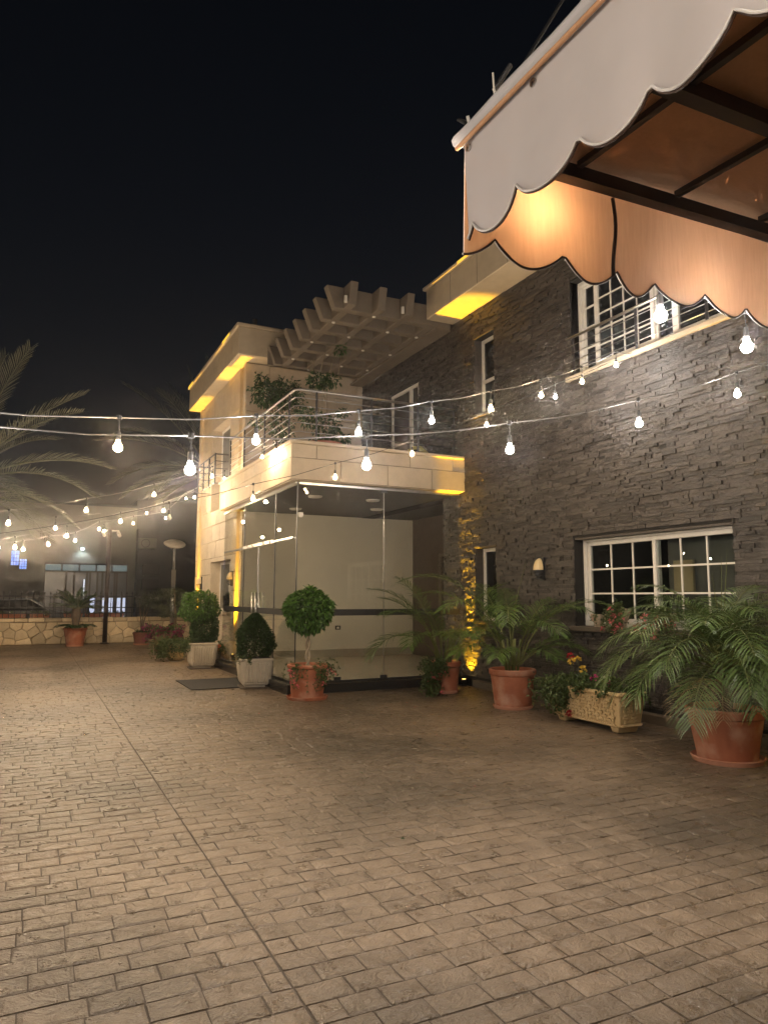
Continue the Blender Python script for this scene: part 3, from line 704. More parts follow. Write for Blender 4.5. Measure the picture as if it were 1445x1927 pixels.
# unseen strings overhead behind the camera, added for front light
festoon('unseen festoon string overhead behind the viewer', [(-4.2+.98*k, .9-.22*k, 3.0) for k in range(6)], 'wc', ends=((-6, 1.3, 3.3), (1.1, -.3, 3.1)))
festoon('second unseen festoon string overhead behind the viewer', [(-4.6+.98*k, -1.9-.2*k, 3.0) for k in range(6)], 'cw', ends=((-6, -1.6, 3.3), (1.0, -3.1, 3.1)))
# S5 along the awning edge
s5 = [(1.50, 1.99, 3.06), (2.32, 2.10, 2.90), (2.88, 2.12, 2.86), (3.85, 2.2, 2.86), (4.8, 2.3, 2.95), (5.75, 2.4, 3.10)]  # last three bulbs are unseen, added to brighten the pots and palms
festoon('festoon string hung along the far valance of the awning', s5, 'wccwcw', ends=((1.22, 1.95, 3.1), (XW-.03, 2.55, 3.5)), drop=.17)

# ------------------------------------------------------------------ awning
aw = empty('awning', (1.2, 1.86, 2.65), 'near scalloped fabric awning, white outside and tan inside, on a dark steel frame', 'awning')
TZ, SL = 3.03, .075
def tz(y_): return TZ-SL*(1.86-y_)
def cusp(s, cs, lo, hi):
    """hem drop between cusps"""
    for a, c in zip(cs, cs[1:]):
        if a <= s <= c:
            t = (s-a)/(c-a); return lo+(hi-lo)*math.sin(math.pi*t)**.75
    return lo
cs2 = [-.15, .115, .39, .645, .842, 1.098, 1.353, 1.61, 1.86, 2.12, 2.38, 2.64, 2.9, 3.16, 3.42]
cs1 = [-.20, .035, .30, .57, .80, 1.04, 1.28, 1.53, 1.78, 2.03, 2.28, 2.53, 2.78, 3.03, 3.28, 3.53, 3.78, 4.03, 4.28]
def valance(kind, length, cs, N):
    ss = np.linspace(0, length, N); nz_ = 9
    def pt(s, v, off):
        h = cusp(s, cs, .300, .375); z_ = None
        wav = .010*math.sin(s*9+1)*v+.006*math.sin(s*23+v*2)*v
        if kind == 2: return (1.2+s, 1.86+wav+off, TZ-h*v)
        yv = 1.86-s; return (1.2-.05*s+wav+off, yv, tz(yv)-(h-.01)*v)
    sgn = 1 if kind == 2 else -1
    for lay, mat, off in (('valance', 'cloth_out', .003*sgn), ('valance_lining', 'cloth_in', 0)):
        vs = [pt(s, v, off) for s in ss for v in np.linspace(0, 1, nz_)]
        fs = [(i*nz_+j, i*nz_+j+1, (i+1)*nz_+j+1, (i+1)*nz_+j) for i in range(N-1) for j in range(nz_-1)]
        MB().add(vs, fs).build(lay, mat, aw, world=True, smooth=True)
    hem = [pt(s, 1.0, .0015*sgn) for s in ss]
    MB().tube(hem, .0030 if kind == 1 else .0042, 6).build('hem_trim', 'cloth_trim', aw, world=True, smooth=True)
    MB().tube([(p[0], p[1]+(.006 if kind == 2 else 0), p[2]+.004) if kind == 2 else (p[0]-.006, p[1], p[2]+.004) for p in hem], .0035, 6).build('hem_piping', 'cloth_edge', aw, world=True, smooth=True)
valance(2, 3.3, cs2, 200); valance(1, 4.2, cs1, 240)
# roof skins
for lay, mat, dz in (('roof_cloth', 'cloth_out', .012), ('roof_lining', 'cloth_in', .008)):
    xs = np.linspace(1.2, 4.5, 12); ys = np.linspace(1.86, -2.34, 14); vs = []
    for i, x in enumerate(xs):
        for j, yv in enumerate(ys):
            inner = 0 < i < 11 and 0 < j < 13
            vs.append((x-.05*(1.86-yv), yv, tz(yv)+dz+(.012*math.sin(x*6)*math.sin(yv*5) if inner else 0)+.03*(x-1.2)))
    MB().add(vs, [(i*14+j, (i+1)*14+j, (i+1)*14+j+1, i*14+j+1) for i in range(11) for j in range(13)]).build(lay, mat, aw, world=True, smooth=True)
# rolled top seam along the left edge with lacing
MB().tube([(1.188-.05*(1.86-yv)+.006*math.sin(yv*11), yv, tz(yv)+.020+.008*math.sin(yv*7)) for yv in np.linspace(1.90, -2.3, 40)], .022, 8).build('rolled_seam', 'cloth_out', aw, world=True, smooth=True)
MB().tube([(1.180-.05*(1.86-yv), yv, tz(yv)-.012) for yv in np.linspace(1.88, -2.3, 30)], .008, 6).build('rolled_seam', 'cloth_in', aw, world=True, smooth=True)
for i in range(9):
    yv = 1.83-.36*i
    MB().lathe([(.004, -.004), (.012, -.004), (.012, .004), (.004, .004)], 10, cx=0, cy=0).build('eyelet', 'steel', aw).matrix_local = Matrix.Translation(Vector((1.194-.05*(1.86-yv), yv, tz(yv)-.03))-aw.location) @ Matrix.Rotation(R(90), 4, 'Y')
# steel frame
def fbar(a, c, wx, wz):
    a, c = Vector(a), Vector(c); d = (c-a).normalized(); s = d.cross(Vector((0, 0, 1))).normalized()*wx/2; u = Vector((0, 0, wz/2))
    vs = [a-s-u, a+s-u, a+s+u, a-s+u, c-s-u, c+s-u, c+s+u, c-s+u]
    MB().add(vs, [(3, 2, 1, 0), (4, 5, 6, 7), (0, 1, 5, 4), (1, 2, 6, 5), (2, 3, 7, 6), (3, 0, 4, 7)]).build('frame_bar', 'frame_brown', aw, world=True)
for yv in (1.80, 1.30, .3, -.7, -1.7):
    fbar((1.24-.05*(1.86-yv), yv, tz(yv)-.035), (4.45, yv, tz(yv)+.05), .045, .048)
for xv in (1.235, 1.60, 2.06, 2.52, 2.98, 3.9): fbar((xv, 1.765, tz(1.76)-.02+.03*(xv-1.2)), (xv-.20, -2.3, tz(-2.3)-.02+.03*(xv-1.2)), .022, .022)
for (xv, yv) in ((4.35, 1.75), (4.2, -2.2), (1.12, -2.2)): MB().box(xv-.03, xv+.03, yv-.03, yv+.03, 0, 2.98).build('frame_post', 'frame_brown', aw, world=True)
# seam ribbon, tie wire and turnbuckle at the corner
MB().tube([(1.83+.01*math.sin(q*5), 1.852, TZ-.03-.30*q) for q in np.linspace(0, 1, 10)], .007, 6).build('tie_ribbon', 'cloth_trim', aw, world=True)
wb, wc_, we = at(935, 172, 2.41), at(966, 124, 2.40), at(1100, -84, 2.36)
MB().tube([(1.235, 1.82, 3.05), we+(we-wc_)*1.2], .0055, 6).build('tie_wire', 'iron', aw, world=True)
MB().tube([wb+Vector((-.012, 0, .0)), wc_+Vector((-.012, 0, .0))], .009, 8).build('turnbuckle', 'steel_dark', aw, world=True)
MB().tube([at(926, 205, 2.33), at(930, 175, 2.33), at(927, 137, 2.33)], .0032, 6).build('cable_tie', 'pvc', aw, world=True)
for k in range(5):
    t = rng.uniform(0, 1); p = Vector((1.20, 1.87, 3.05))+Vector((rng.uniform(-.02, .04), rng.uniform(-.05, .02), rng.uniform(-.0, .035)))
    MB().tube([p, p+Vector(rng.uniform(-.018, .018, 3)), p+Vector(rng.uniform(-.03, .03, 3))], .006, 6).build('knot', 'cloth_edge' if k % 2 else 'tuft', aw, world=True, smooth=True)

# ------------------------------------------------------------------ pots and plants
def pot(par, r0, r1, h, mat='terracotta', rim=.05, saucer=None, z0=0.0, n=40, ribs=0, smat='terracotta_pale'):
    """round flower pot with rolled rim, inner wall and soil; radii at foot and below the rim"""
    rr = r1+.028
    prof = [(r0*.6, z0), (r0, z0), (r0+.006, z0+.03), (r1, z0+h-rim-.012), (rr-.008, z0+h-rim), (rr, z0+h-rim*.6), (rr, z0+h-.012), (rr-.012, z0+h), (r1-.012, z0+h), (r1-.022, z0+h-.03), (r1-.03, z0+h-.07)]
    b = MB().lathe(prof, n)
    if ribs:
        b.v = [((x*(1+.012*abs(math.sin(math.atan2(y, x)*ribs/2)))), (y*(1+.012*abs(math.sin(math.atan2(y, x)*ribs/2)))), z) if z < z0+h-rim-.01 else (x, y, z) for (x, y, z) in b.v]
    o = b.build('pot', mat, par); smooth_by_angle(o, 35)
    MB().lathe([(0, z0+h-.045), (r1*.5, z0+h-.04), (r1-.026, z0+h-.055)], 24).build('soil', 'soil', par)
    if saucer:
        o = MB().lathe([(0, z0), (saucer-.02, z0), (saucer, z0+.045), (saucer-.012, z0+.05), (saucer-.03, z0+.02), (0, z0+.018)], n).build('saucer', smat, par); smooth_by_angle(o, 35)
def leaf(mb, p, d, L, W, m=0, curl=.25):
    d = Vector(d).normalized(); s = d.cross(Vector((0, 0, 1)))
    if s.length < .05: s = Vector((1, 0, 0))
    s.normalize(); s = Matrix.Rotation(random.uniform(-.9, .9), 3, d) @ s; nrm = s.cross(d)
    p = Vector(p); mid = p+d*L*.45; tip = p+d*L-nrm*L*curl
    mb.add([p, mid+s*W*.5+nrm*W*.22, tip, mid-s*W*.5+nrm*W*.22], [(0, 1, 2, 3)], m)
def rdir(up=0.):
    v = Vector(rng.normal(size=3)); v.normalize(); v.z += up; return v.normalized()
def crown(mb, c, rad, n, L, W, shell=.55, droop=.2, m=0, lump=.12):
    c = Vector(c); ph = rng.uniform(0, 6, 6)
    for i in range(n):
        d = rdir(); q = rng.uniform(shell, 1)**.6
        f = 1+lump*(math.sin(d.x*5+ph[0])*math.sin(d.y*5+ph[1])+math.sin(d.z*6+ph[2])*.6)
        p = c+Vector((d.x*rad[0], d.y*rad[1], d.z*rad[2]))*q*f
        o = (d+Vector(rng.normal(size=3))*.55); o.z -= droop
        s = rng.uniform(.7, 1.25); leaf(mb, p, o, L*s, W*s, m)
def frond(par, base, az, el, L, droop, nl, ll, lw, mat, stem=.28, rw=.008, fwd=.85, vee=.35, lsag=.35, twist=0., stemmat='stem_green'):
    """pinnate palm leaf: tapered rachis plus two ranks of narrow leaflets"""
    K = 12; P = [Vector(base)]; el_ = el; side = Vector((-math.sin(az), math.cos(az), 0))
    for i in range(K):
        t = (i+.5)/K; e_ = el-droop*t**1.4; hv = Vector((math.cos(az), math.sin(az), 0))+side*twist*t
        hv.normalize(); P.append(P[-1]+(hv*math.cos(e_)+Vector((0, 0, math.sin(e_))))*(L/K))
    b = MB(); b.tube(P, [rw*(1-.8*i/K)+.0012 for i in range(K+1)], 5, 0)
    for i in range(nl):
        t = stem+(1-stem)*(i+.5)/nl; f = t*K; a = min(int(f), K-1); p = P[a].lerp(P[a+1], f-a); tg = (P[a+1]-P[a]).normalized()
        sd = tg.cross(Vector((0, 0, 1))); sd = sd.normalized() if sd.length > .05 else side.copy(); up = sd.cross(tg)
        u = (t-stem)/(1-stem); ln = ll*(.45+.75*math.sin(math.pi*min(1, u*.82+.16)))*rng.uniform(.88, 1.1)
        for sg in (-1, 1):
            fw_ = fwd*(.75+.7*u)+rng.uniform(-.08, .08)
            d = (sd*sg+tg*fw_+up*(vee+rng.uniform(-.12, .12))).normalized()
            n_ = d.cross(tg).normalized() if d.cross(tg).length > .05 else up
            w_ = n_.cross(d).normalized()*lw*.5
            q1 = p+d*ln*.35; q2 = p+d*ln*.72-Vector((0, 0, ln*lsag*.28)); q3 = p+d*ln*.96-Vector((0, 0, ln*lsag*.75))
            b.add([p-w_*.45, p+w_*.45, q1+w_, q1-w_, q2+w_*.8, q2-w_*.8, q3], [(0, 1, 2, 3), (3, 2, 4, 5), (5, 4, 6)], 1)
    return b.build('frond', [stemmat, mat], par)
def bloom(mb, p, r, m=0, n=9):
    for k in range(n):
        d = rdir(.35); leaf(mb, Vector(p)+d*r*.3, d, r*.8, r*.75, m, .1)
def trailing(par, spots, length, n, flowers, leafmat='leaf_geranium', petal='petal_pink', lsz=.035, spread=.25, name='foliage', fsize=.035, updown=.4):
    """loose stems with small leaves and a few flower heads; spots: list of (x, y, z, az) roots"""
    st = MB(); lv = MB(); fl = MB()
    for i in range(n):
        x, y_, z_, az = spots[i % len(spots)]; az += rng.normal(0, .6); L = length*rng.uniform(.5, 1.15); p = Vector((x, y_, z_)); pts = [p.copy()]
        el = rng.uniform(.2, 1.2); K = 6
        for k in range(K):
            el -= rng.uniform(.1, updown*2); p = p+Vector((math.cos(az)*math.cos(el), math.sin(az)*math.cos(el), math.sin(el)))*L/K; pts.append(p.copy())
            for q in range(3):
                leaf(lv, p+Vector(rng.normal(0, lsz*.5, 3)), rdir(.3), lsz*rng.uniform(.7, 1.3), lsz*rng.uniform(.8, 1.2))
        st.tube(pts, .0025, 4)
        if i < flowers:
            fl = MB(); bloom(fl, pts[-1]+Vector((0, 0, .03)), fsize*rng.uniform(.8, 1.25), n=12); fl.build('flower', petal, par)
    st.build('stems', 'stem_green', par); lv.build(name, leafmat, par)

# --- ball topiary in a terracotta pot before the porch corner
t = empty('ball_topiary', (3.85, 10.55, 0), 'ball shaped ficus topiary with twisted trunk in a terracotta pot at the porch corner', 'potted tree')
pot(t, .235, .285, .52, saucer=.32, smat='terracotta')
for s in (0, math.pi):
    MB().tube([(.028*math.cos(s+q*9), .028*math.sin(s+q*9), .46+.56*q) for q in np.linspace(0, 1, 18)], .019, 8).build('trunk', 'pale_bark', t, smooth=True)
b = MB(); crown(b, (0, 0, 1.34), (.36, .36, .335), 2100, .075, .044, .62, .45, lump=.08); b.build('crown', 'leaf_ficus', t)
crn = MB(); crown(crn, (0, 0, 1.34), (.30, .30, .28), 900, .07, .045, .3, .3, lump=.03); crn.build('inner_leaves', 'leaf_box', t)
trailing(t, [(.2*math.cos(a), .2*math.sin(a), .47, a) for a in np.linspace(-2.6, .9, 9)], .42, 46, 14, fsize=.040, lsz=.032)

# --- fluted white planters with clipped shrubs
def fluted_planter(loc, label, rz, w=.56, h=.50):
    t = empty('fluted_planter', loc, label, 'potted shrub', 'fluted white square planters by the porch', rz)
    b = MB(); w0, w1 = w*.80, w
    b.frus(w0, w0, w1, w1, .05, h); o = b.build('planter', 'planter_white', t, bev=.028)
    MB().frus(w+.015, w+.015, w+.02, w+.02, h-.045, h+.001).build('rim', 'planter_white', t, bev=.01)
    MB().box(-w*.44, w*.44, -w*.44, w*.44, h+.0015, h+.006).build('soil', 'soil', t)
    n = 9
    for face in range(4):
        a = face*math.pi/2; ca, sa = math.cos(a), math.sin(a); fl = MB()
        for i in range(n):
            u = (i-(n-1)/2)/(n-1)*.74; pts = []
            for z_ in (.10, .13, h-.10, h-.075):
                ww = w0+(w1-w0)*(z_-.05)/(h-.05); inset = .004 if z_ in (.10, h-.075) else -.003
                x, yv = u*ww, -ww/2+inset; pts.append((x*ca-yv*sa, x*sa+yv*ca, z_))
            fl.tube(pts, .016*w/.56, 6)
        fl.build('flutes', 'planter_white', t, smooth=True)
    MB().box(-w*.46, w*.46, -w*.46, w*.46, .0, .022).build('saucer', 'stone_joint', t, bev=.006)
    MB().box(-w*.30, w*.30, -w*.30, w*.30, .022, .052).build('foot', 'planter_white', t)
    return t
t = fluted_planter((3.50, 12.25, 0), 'white fluted planter with a clipped cone shrub left of the porch corner', R(-8))
b = MB(); hh = .74
for i in range(9000):
    q = rng.uniform(0, 1)**.8; a = rng.uniform(0, 2*math.pi); rad = .325*math.sin(math.pi*(.18+.82*(1-q))*.62+.25)*(1-q**3.0)**.55*rng.uniform(.12, 1.0)**.35*(1+.09*math.sin(a*3+q*7)+.06*math.sin(a*7-q*15))
    p = (rad*math.cos(a), rad*math.sin(a), .50+q*hh); leaf(b, p, Vector((math.cos(a), math.sin(a), .7))+Vector(rng.normal(size=3))*.5, .042, .022)
b.build('shrub', 'leaf_box', t)
MB().tube([(0, 0, .48), (.01, 0, .8)], .02, 6).build('trunk', 'bark', t)
trailing(t, [(-.2, -.2, .5, 3.6), (-.22, -.1, .5, 3.4), (-.1, -.22, .5, 4.4)], .16, 16, 4, petal='petal_orange', fsize=.02, lsz=.03)
t = fluted_planter((3.38, 15.95, 0), 'white fluted planter with a two tier shrub near the wing window', R(-4), w=.60, h=.55)
b = MB(); crown(b, (.04, 0, .84), (.31, .31, .40), 4400, .048, .028, .35, .1, lump=.10); b.build('shrub', 'leaf_box', t)
b = MB(); crown(b, (-.06, .05, 1.30), (.42, .40, .36), 4600, .055, .034, .35, .2, lump=.10); b.build('crown', 'leaf_ficus', t)
MB().tube([(0, .02, .5), (0, .03, 1.4)], .022, 6).build('trunk', 'bark', t)
trailing(t, [(-.25, -.2, .55, 3.5), (-.28, 0, .55, 3.1)], .35, 24, 0, lsz=.04)

# --- palms in terracotta pots along the dark wall
def palm_pot(loc, label, r0, r1, h, saucer): 
    t = empty('potted_palm', loc, label, 'potted palm', 'palms in terracotta pots along the dark wall'); pot(t, r0, r1, h, saucer=saucer, rim=.075); return t
t = palm_pot((6.12, 10.30, 0), 'slender areca palm in a terracotta pot beside the glowing uplight', .215, .255, .50, .245)
for k in range(9):
    a = rng.uniform(0, 6.28); r_ = rng.uniform(.02, .13); x, yv = r_*math.cos(a), r_*math.sin(a)
    MB().tube([(x, yv, .42), (x*1.3, yv*1.3, .75), (x*1.6, yv*1.6, 1.0)], [.017, .013, .009], 7).build('cane', 'stem_green', t, smooth=True)
for (az, el, L, dr) in ((3.35, 1.10, 1.35, 1.5), (2.9, 1.25, 1.5, 1.3), (3.7, .85, 1.2, 1.7), (4.3, .9, 1.0, 1.4), (-.3, 1.0, 1.2, 1.3), (-1.0, .95, 1.1, 1.4), (2.0, 1.3, 1.5, 1.0),
                        (3.1, .8, 1.3, 2.0), (5.2, 1.2, 1.25, 1.4), (2.4, 1.2, 1.3, 1.2), (3.9, 1.2, 1.0, 1.2), (-.6, 1.3, 1.6, 1.3), (5.6, .8, 1.0, 1.5)):
    frond(t, (.10*math.cos(az), .10*math.sin(az), .55), az+rng.normal(0, .1), el+.07, L*1.14, dr, 26, .31, .0145, 'leaf_areca', stem=.42, rw=.008, fwd=.95, vee=.3, lsag=.4)
MB().tube([(0, 0, .9), (-.05, -.02, 1.4), (-.16, -.02, 1.92)], [.008, .006, .001], 5).build('spear_leaf', 'stem_green', t)
g = empty('trailing_geranium', (5.80, 10.08, 0), 'pink geranium trailing down the left side of the first palm pot', 'plant')
MB().lathe([(.0, .0), (.10, .0), (.13, .2), (.135, .2), (.12, .18), (0, .17)], 20).build('pot', 'pot_brown', g, smooth=True)
trailing(g, [(-.05, -.02, .42, 3.6), (.0, -.1, .48, 4.2), (-.02, .05, .5, 3.0), (.05, -.05, .52, 4.8), (0, 0, .28, 3.7), (-.05, -.05, .2, 3.9)], .40, 110, 22, fsize=.036, lsz=.036, updown=.55)
t = palm_pot((6.16, 8.48, 0), 'areca palm in the middle terracotta pot between the planter and the uplight', .25, .305, .54, .285)
for k in range(12):
    a = rng.uniform(0, 6.28); r_ = rng.uniform(.02, .15); x, yv = r_*math.cos(a), r_*math.sin(a)
    MB().tube([(x, yv, .46), (x*1.3, yv*1.3, .7), (x*1.7, yv*1.7, .95)], [.017, .013, .008], 7).build('cane', 'stem_green', t, smooth=True)
for (az, el, L, dr) in ((2.9, 1.36, 2.0, 1.9), (3.3, 1.25, 1.6, 1.9), (3.6, 1.0, 1.1, 1.6), (4.1, 1.3, 1.55, 2.2), (4.5, 1.15, 1.3, 2.0), (5.0, 1.2, 1.45, 1.7), (5.6, 1.2, 1.6, 1.8), (-.4, 1.2, 1.2, 1.4), (.3, 1.25, 1.3, 1.3), (1.0, 1.25, 1.4, 1.2),
                        (1.7, 1.3, 1.5, 1.3), (2.4, 1.25, 1.6, 1.6), (3.9, .65, .9, 1.3), (4.7, .6, .85, 1.2), (5.3, .7, .9, 1.3), (3.2, .7, .95, 1.4), (2.6, .9, 1.0, 1.4), (5.9, .75, .9, 1.2)):
    frond(t, (.12*math.cos(az), .12*math.sin(az), .60), az+rng.normal(0, .1), el+.07, L*1.12, dr, 29, .31, .0145, 'leaf_areca', stem=.32, rw=.008, fwd=.9, vee=.28, lsag=.45)
MB().tube([(0, 0, .9), (.06, -.04, 1.5), (.20, -.10, 2.06)], [.008, .006, .001], 5).build('spear_leaf', 'stem_green', t)
t = palm_pot((6.06, 4.92, 0), 'large dense pygmy palm in the terracotta pot nearest the camera at right', .26, .335, .50, .33)
MB().tube([(0, 0, .38), (.02, 0, .62), (.0, .02, .92)], [.07, .06, .05], 10).build('trunk', 'bark', t, smooth=True)
nf = 50
for k in range(nf):
    az = k*2.39996+rng.normal(0, .12); q = k/nf
    el = 1.45-1.25*q**.9; L = (1.10+.28*math.sin(q*3))*rng.uniform(.88, 1.08); dr = 1.15+.75*(1-abs(q-.5))
    frond(t, (.04*math.cos(az), .04*math.sin(az), .98-.16*q), az, el, L*.93, dr, 31, .31, .0115, 'leaf_phoenix', stem=.16, rw=.0075, fwd=.8, vee=.15, lsag=.45, twist=rng.normal(0, .12))
for k in range(3):
    az = 3.2+k*.3; frond(t, (.05*math.cos(az), .05*math.sin(az), .74), az, .25, .80, 1.5, 22, .2, .0055, 'leaf_dry', stem=.25, rw=.006, stemmat='leaf_dry')
for k in range(4):
    a = rng.uniform(3.4, 5.2); MB().tube([(0, 0, .95), (.08*math.cos(a), .08*math.sin(a), 1.4), (.2*math.cos(a), .2*math.sin(a), 1.78+.08*k)], [.007, .005, .001], 5).build('spear_leaf', 'stem_green', t)

# --- basket-weave trough of roses
t = empty('basket_trough', (6.24, 6.90, 0), 'yellow basket weave stone trough planted with roses below the window', 'planter')
Lx, Ly, H0, H1 = .40, 1.22, .07, .44
b = MB(); b.frus(Lx*.80, Ly*.92, Lx, Ly, H0, H1); b.build('trough', 'planter_yellow', t, bev=.01)
MB().frus(Lx+.02, Ly+.02, Lx+.035, Ly+.035, H1-.03, H1+.02).build('rim', 'planter_yellow', t, bev=.012)
MB().frus(Lx*.82, Ly*.935, Lx*.83, Ly*.94, H0, H0+.035).build('base_moulding', 'planter_yellow', t, bev=.012)
MB().box(-Lx*.44, Lx*.44, -Ly*.46, Ly*.46, H1+.0205, H1+.024).build('soil', 'soil', t)
for sy in (-1, 1):
    MB().frus(Lx*.70, .10, Lx*.82, .14, 0, H0+.002, cy=sy*Ly*.38).build('foot', 'planter_yellow', t, bev=.01)
for (ax, sg, span, half0, half1) in (('x', -1, Ly, Lx*.40, Lx*.5), ('y', -1, Lx, Ly*.46, Ly*.5)):
    wv = MB(); nr = 7; ch = (H1-.05-H0-.05)/nr
    for r_ in range(nr):
        z_ = H0+.05+ch*(r_+.5); q = (z_-H0)/(H1-H0); hf = half0+(half1-half0)*q; wtot = span*(.86+.08*q)-.06
        st = .062; nn = int(wtot/st)
        for i in range(nn):
            u = (i-(nn-1)/2)*st
            if (i+r_) % 2: a_, c_, e_, f_ = u-st*.62, u+st*.62, z_-ch*.30, z_+ch*.30
            else: a_, c_, e_, f_ = u-st*.22, u+st*.22, z_-ch*.62, z_+ch*.62
            dd = .020 if (i+r_) % 2 else .013
            if ax == 'x': wv.box(sg*hf-dd, sg*hf+.01, a_, c_, e_, f_)
            else: wv.box(a_, c_, sg*hf-dd, sg*hf+.01, e_, f_)
    tag(wv.build('weave', 'planter_yellow', t), kind='stuff')
    rp = MB(); nk = int(span/.035)                 # rope moulding
    for zr, wr in ((H1-.004, 1.0), (H0+.018, .86 if ax == 'x' else .80)):
        for i in range(nk):
            u = (i-(nk-1)/2)*.035*wr; hf = (half1 if zr > .2 else half0)+.018
            if ax == 'x': rp.tube([(sg*hf, u-.016, zr-.012), (sg*hf, u+.016, zr+.012)], .010, 5)
            else: rp.tube([(u-.016, sg*hf, zr-.012), (u+.016, sg*hf, zr+.012)], .010, 5)
    tag(rp.build('rope_moulding', 'planter_yellow', t), kind='stuff')
trailing(t, [(-.15, yv, .45, a) for yv, a in ((.3, 3.3), (.42, 3.0), (.5, 2.4), (.36, 3.6), (.48, 3.1))], .50, 90, 0, lsz=.042, updown=.55)
trailing(t, [(rng.uniform(-.12, .12), yv, .45, rng.uniform(0, 6.28)) for yv in np.linspace(-.5, .5, 14)], .28, 130, 0, lsz=.042, updown=.1, name='rose_leaves')
for (x, yv, z_, m) in ((-.05, .38, .80, 'petal_red'), (-.1, .30, .74, 'petal_yellow'), (-.08, .22, .77, 'petal_yellow'), (-.1, .10, .66, 'petal_yellow'), (-.12, -.12, .58, 'petal_magenta'), (-.1, -.36, .52, 'petal_magenta'), (-.26, .20, .13, 'petal_red'), (-.3, .42, .45, 'petal_white'), (-.32, .30, .35, 'petal_white'), (-.33, .38, .28, 'petal_white'), (-.1, -.28, .6, 'petal_white'), (-.14, .5, .55, 'petal_white')):
    b = MB(); bloom(b, (x, yv, z_), .055 if 'white' not in m else .022, n=16); b.build('rose', m, t)
    if z_ > .5: MB().tube([(x*.5, yv, .44), (x, yv, z_)], .003, 4).build('rose_stem', 'stem_green', t)

# --- geraniums in rough stone pots on the lower window sill
for (yv, s, label, az) in ((7.62, .9, 'small rough stone pot at the left end of the window sill', 3.4), (7.22, 1.5, 'tall rough stone pot with trailing pink geranium on the window sill', 3.3), (6.45, 1.2, 'rough stone pot of geraniums on the sill behind the large palm', 3.1)):
    t = empty('sill_pot', (6.985, yv, 1.139), label, 'flower pot', 'rough stone pots on the window sill')
    b = MB(); b.frus(.075, .10*s, .10, .15*s, .0, .02).frus(.07, .11*s, .13, .22*s, .02, .14*s+.05); b.build('pot', 'tufa', t, bev=.012)
    MB().box(-.045, .045, -.08*s, .08*s, .14*s+.0505, .14*s+.055).build('soil', 'soil', t)
    if s > 1: trailing(t, [(-.03, u, .14*s+.05, az+u*4) for u in (-.1, -.05, 0, .05, .1)], .42, 34, 14, fsize=.048, lsz=.034, updown=.42)
    else: trailing(t, [(-.02, 0, .16, 3.3)], .14, 5, 1, fsize=.03, lsz=.025)
t = empty('tall_black_pot', (4.20, 16.95, 1.169), 'glossy black tapered pot standing on the wing window sill', 'flower pot')
b = MB(); b.frus(.20, .20, .30, .30, 0, .42); b.build('pot', 'plastic_black', t, bev=.03)
trailing(t, [(0, 0, .42, 3.0), (0, .05, .42, 2.0)], .16, 10, 0, lsz=.03)

# --- pots at the back of the courtyard
t = empty('flower_tub', (3.86, 17.05, 0), 'beige tub of orange and pink geraniums against the wing wall', 'flower pot')
MB().lathe([(.0, .0), (.17, .0), (.20, .30), (.215, .30), (.215, .34), (.19, .34), (.17, .30), (0, .29)], 28).build('pot', 'planter_white', t, smooth=True)
trailing(t, [(.1*math.cos(a), .1*math.sin(a), .32, a) for a in np.linspace(0, 6, 8)], .38, 60, 18, petal='petal_orange', fsize=.05, lsz=.05, updown=.15)
t = empty('stone_flower_box', (3.18, 18.1, 0), 'small yellow stone box with trailing greenery behind the white planter', 'planter')
MB().frus(.34, .46, .40, .54, .05, .42).frus(.24, .34, .28, .38, 0, .05).build('box', 'planter_yellow', t, bev=.012)
MB().box(-.17, .17, -.24, .24, .421, .425).build('soil', 'soil', t)
trailing(t, [(.12*math.cos(a)-.05, .15*math.sin(a), .43, a) for a in np.linspace(1.8, 5, 8)], .55, 90, 0, lsz=.05, updown=.4)
t = empty('petunia_pot', (3.28, 20.55, 0), 'tall square brown pot of purple petunias at the back', 'flower pot')
MB().frus(.36, .36, .42, .42, 0, .30).frus(.40, .40, .47, .47, .30, .60).build('pot', 'pot_brown', t, bev=.015)
trailing(t, [(.15*math.cos(a), .15*math.sin(a), .60, a) for a in np.linspace(0, 6, 9)], .42, 90, 60, leafmat='leaf_box', petal='petal_purple', fsize=.075, lsz=.05, updown=.2)
t = empty('layered_tree', (3.72, 21.4, 0), 'small flat topped conifer like tree behind the purple petunias', 'tree')
pot(t, .2, .26, .40, mat='pot_brown')
MB().tube([(0, 0, .3), (.03, 0, .9), (-.02, .02, 1.75)], [.055, .045, .02], 8).build('trunk', 'bark', t, smooth=True)
b = MB()
for (z_, r_) in ((1.02, .62), (1.18, .68), (1.36, .60), (1.52, .46), (1.68, .30)):
    for k in range(9):
        a = rng.uniform(0, 6.28); q = r_*rng.uniform(.3, 1); crown(b, (q*math.cos(a), q*math.sin(a), z_+rng.uniform(-.04, .06)), (.22, .22, .055), 100, .06, .012, .1, -.2)
b.build('crown', 'leaf_grey', t)
t = empty('young_olive', (3.20, 24.2, 0), 'young grey leaved olive in a brown pot against the garden wall', 'potted tree')
pot(t, .20, .24, .40, mat='pot_brown', saucer=.24)
for (dx, dy) in ((-.1, 0), (.1, .05), (.25, 0)): MB().tube([(0, 0, .35), (dx*.3, dy, .8), (dx, dy, 1.35)], [.03, .022, .008], 6).build('trunk', 'bark', t, smooth=True)
b = MB(); crown(b, (.02, 0, 1.42), (.30, .30, .36), 900, .06, .018, .1, 0, lump=.25); crown(b, (.30, 0, 1.35), (.34, .3, .30), 900, .06, .018, .1, 0, lump=.25); crown(b, (.5, 0, 1.62), (.2, .2, .15), 300, .06, .018, .1, 0); b.build('crown', 'leaf_grey', t)
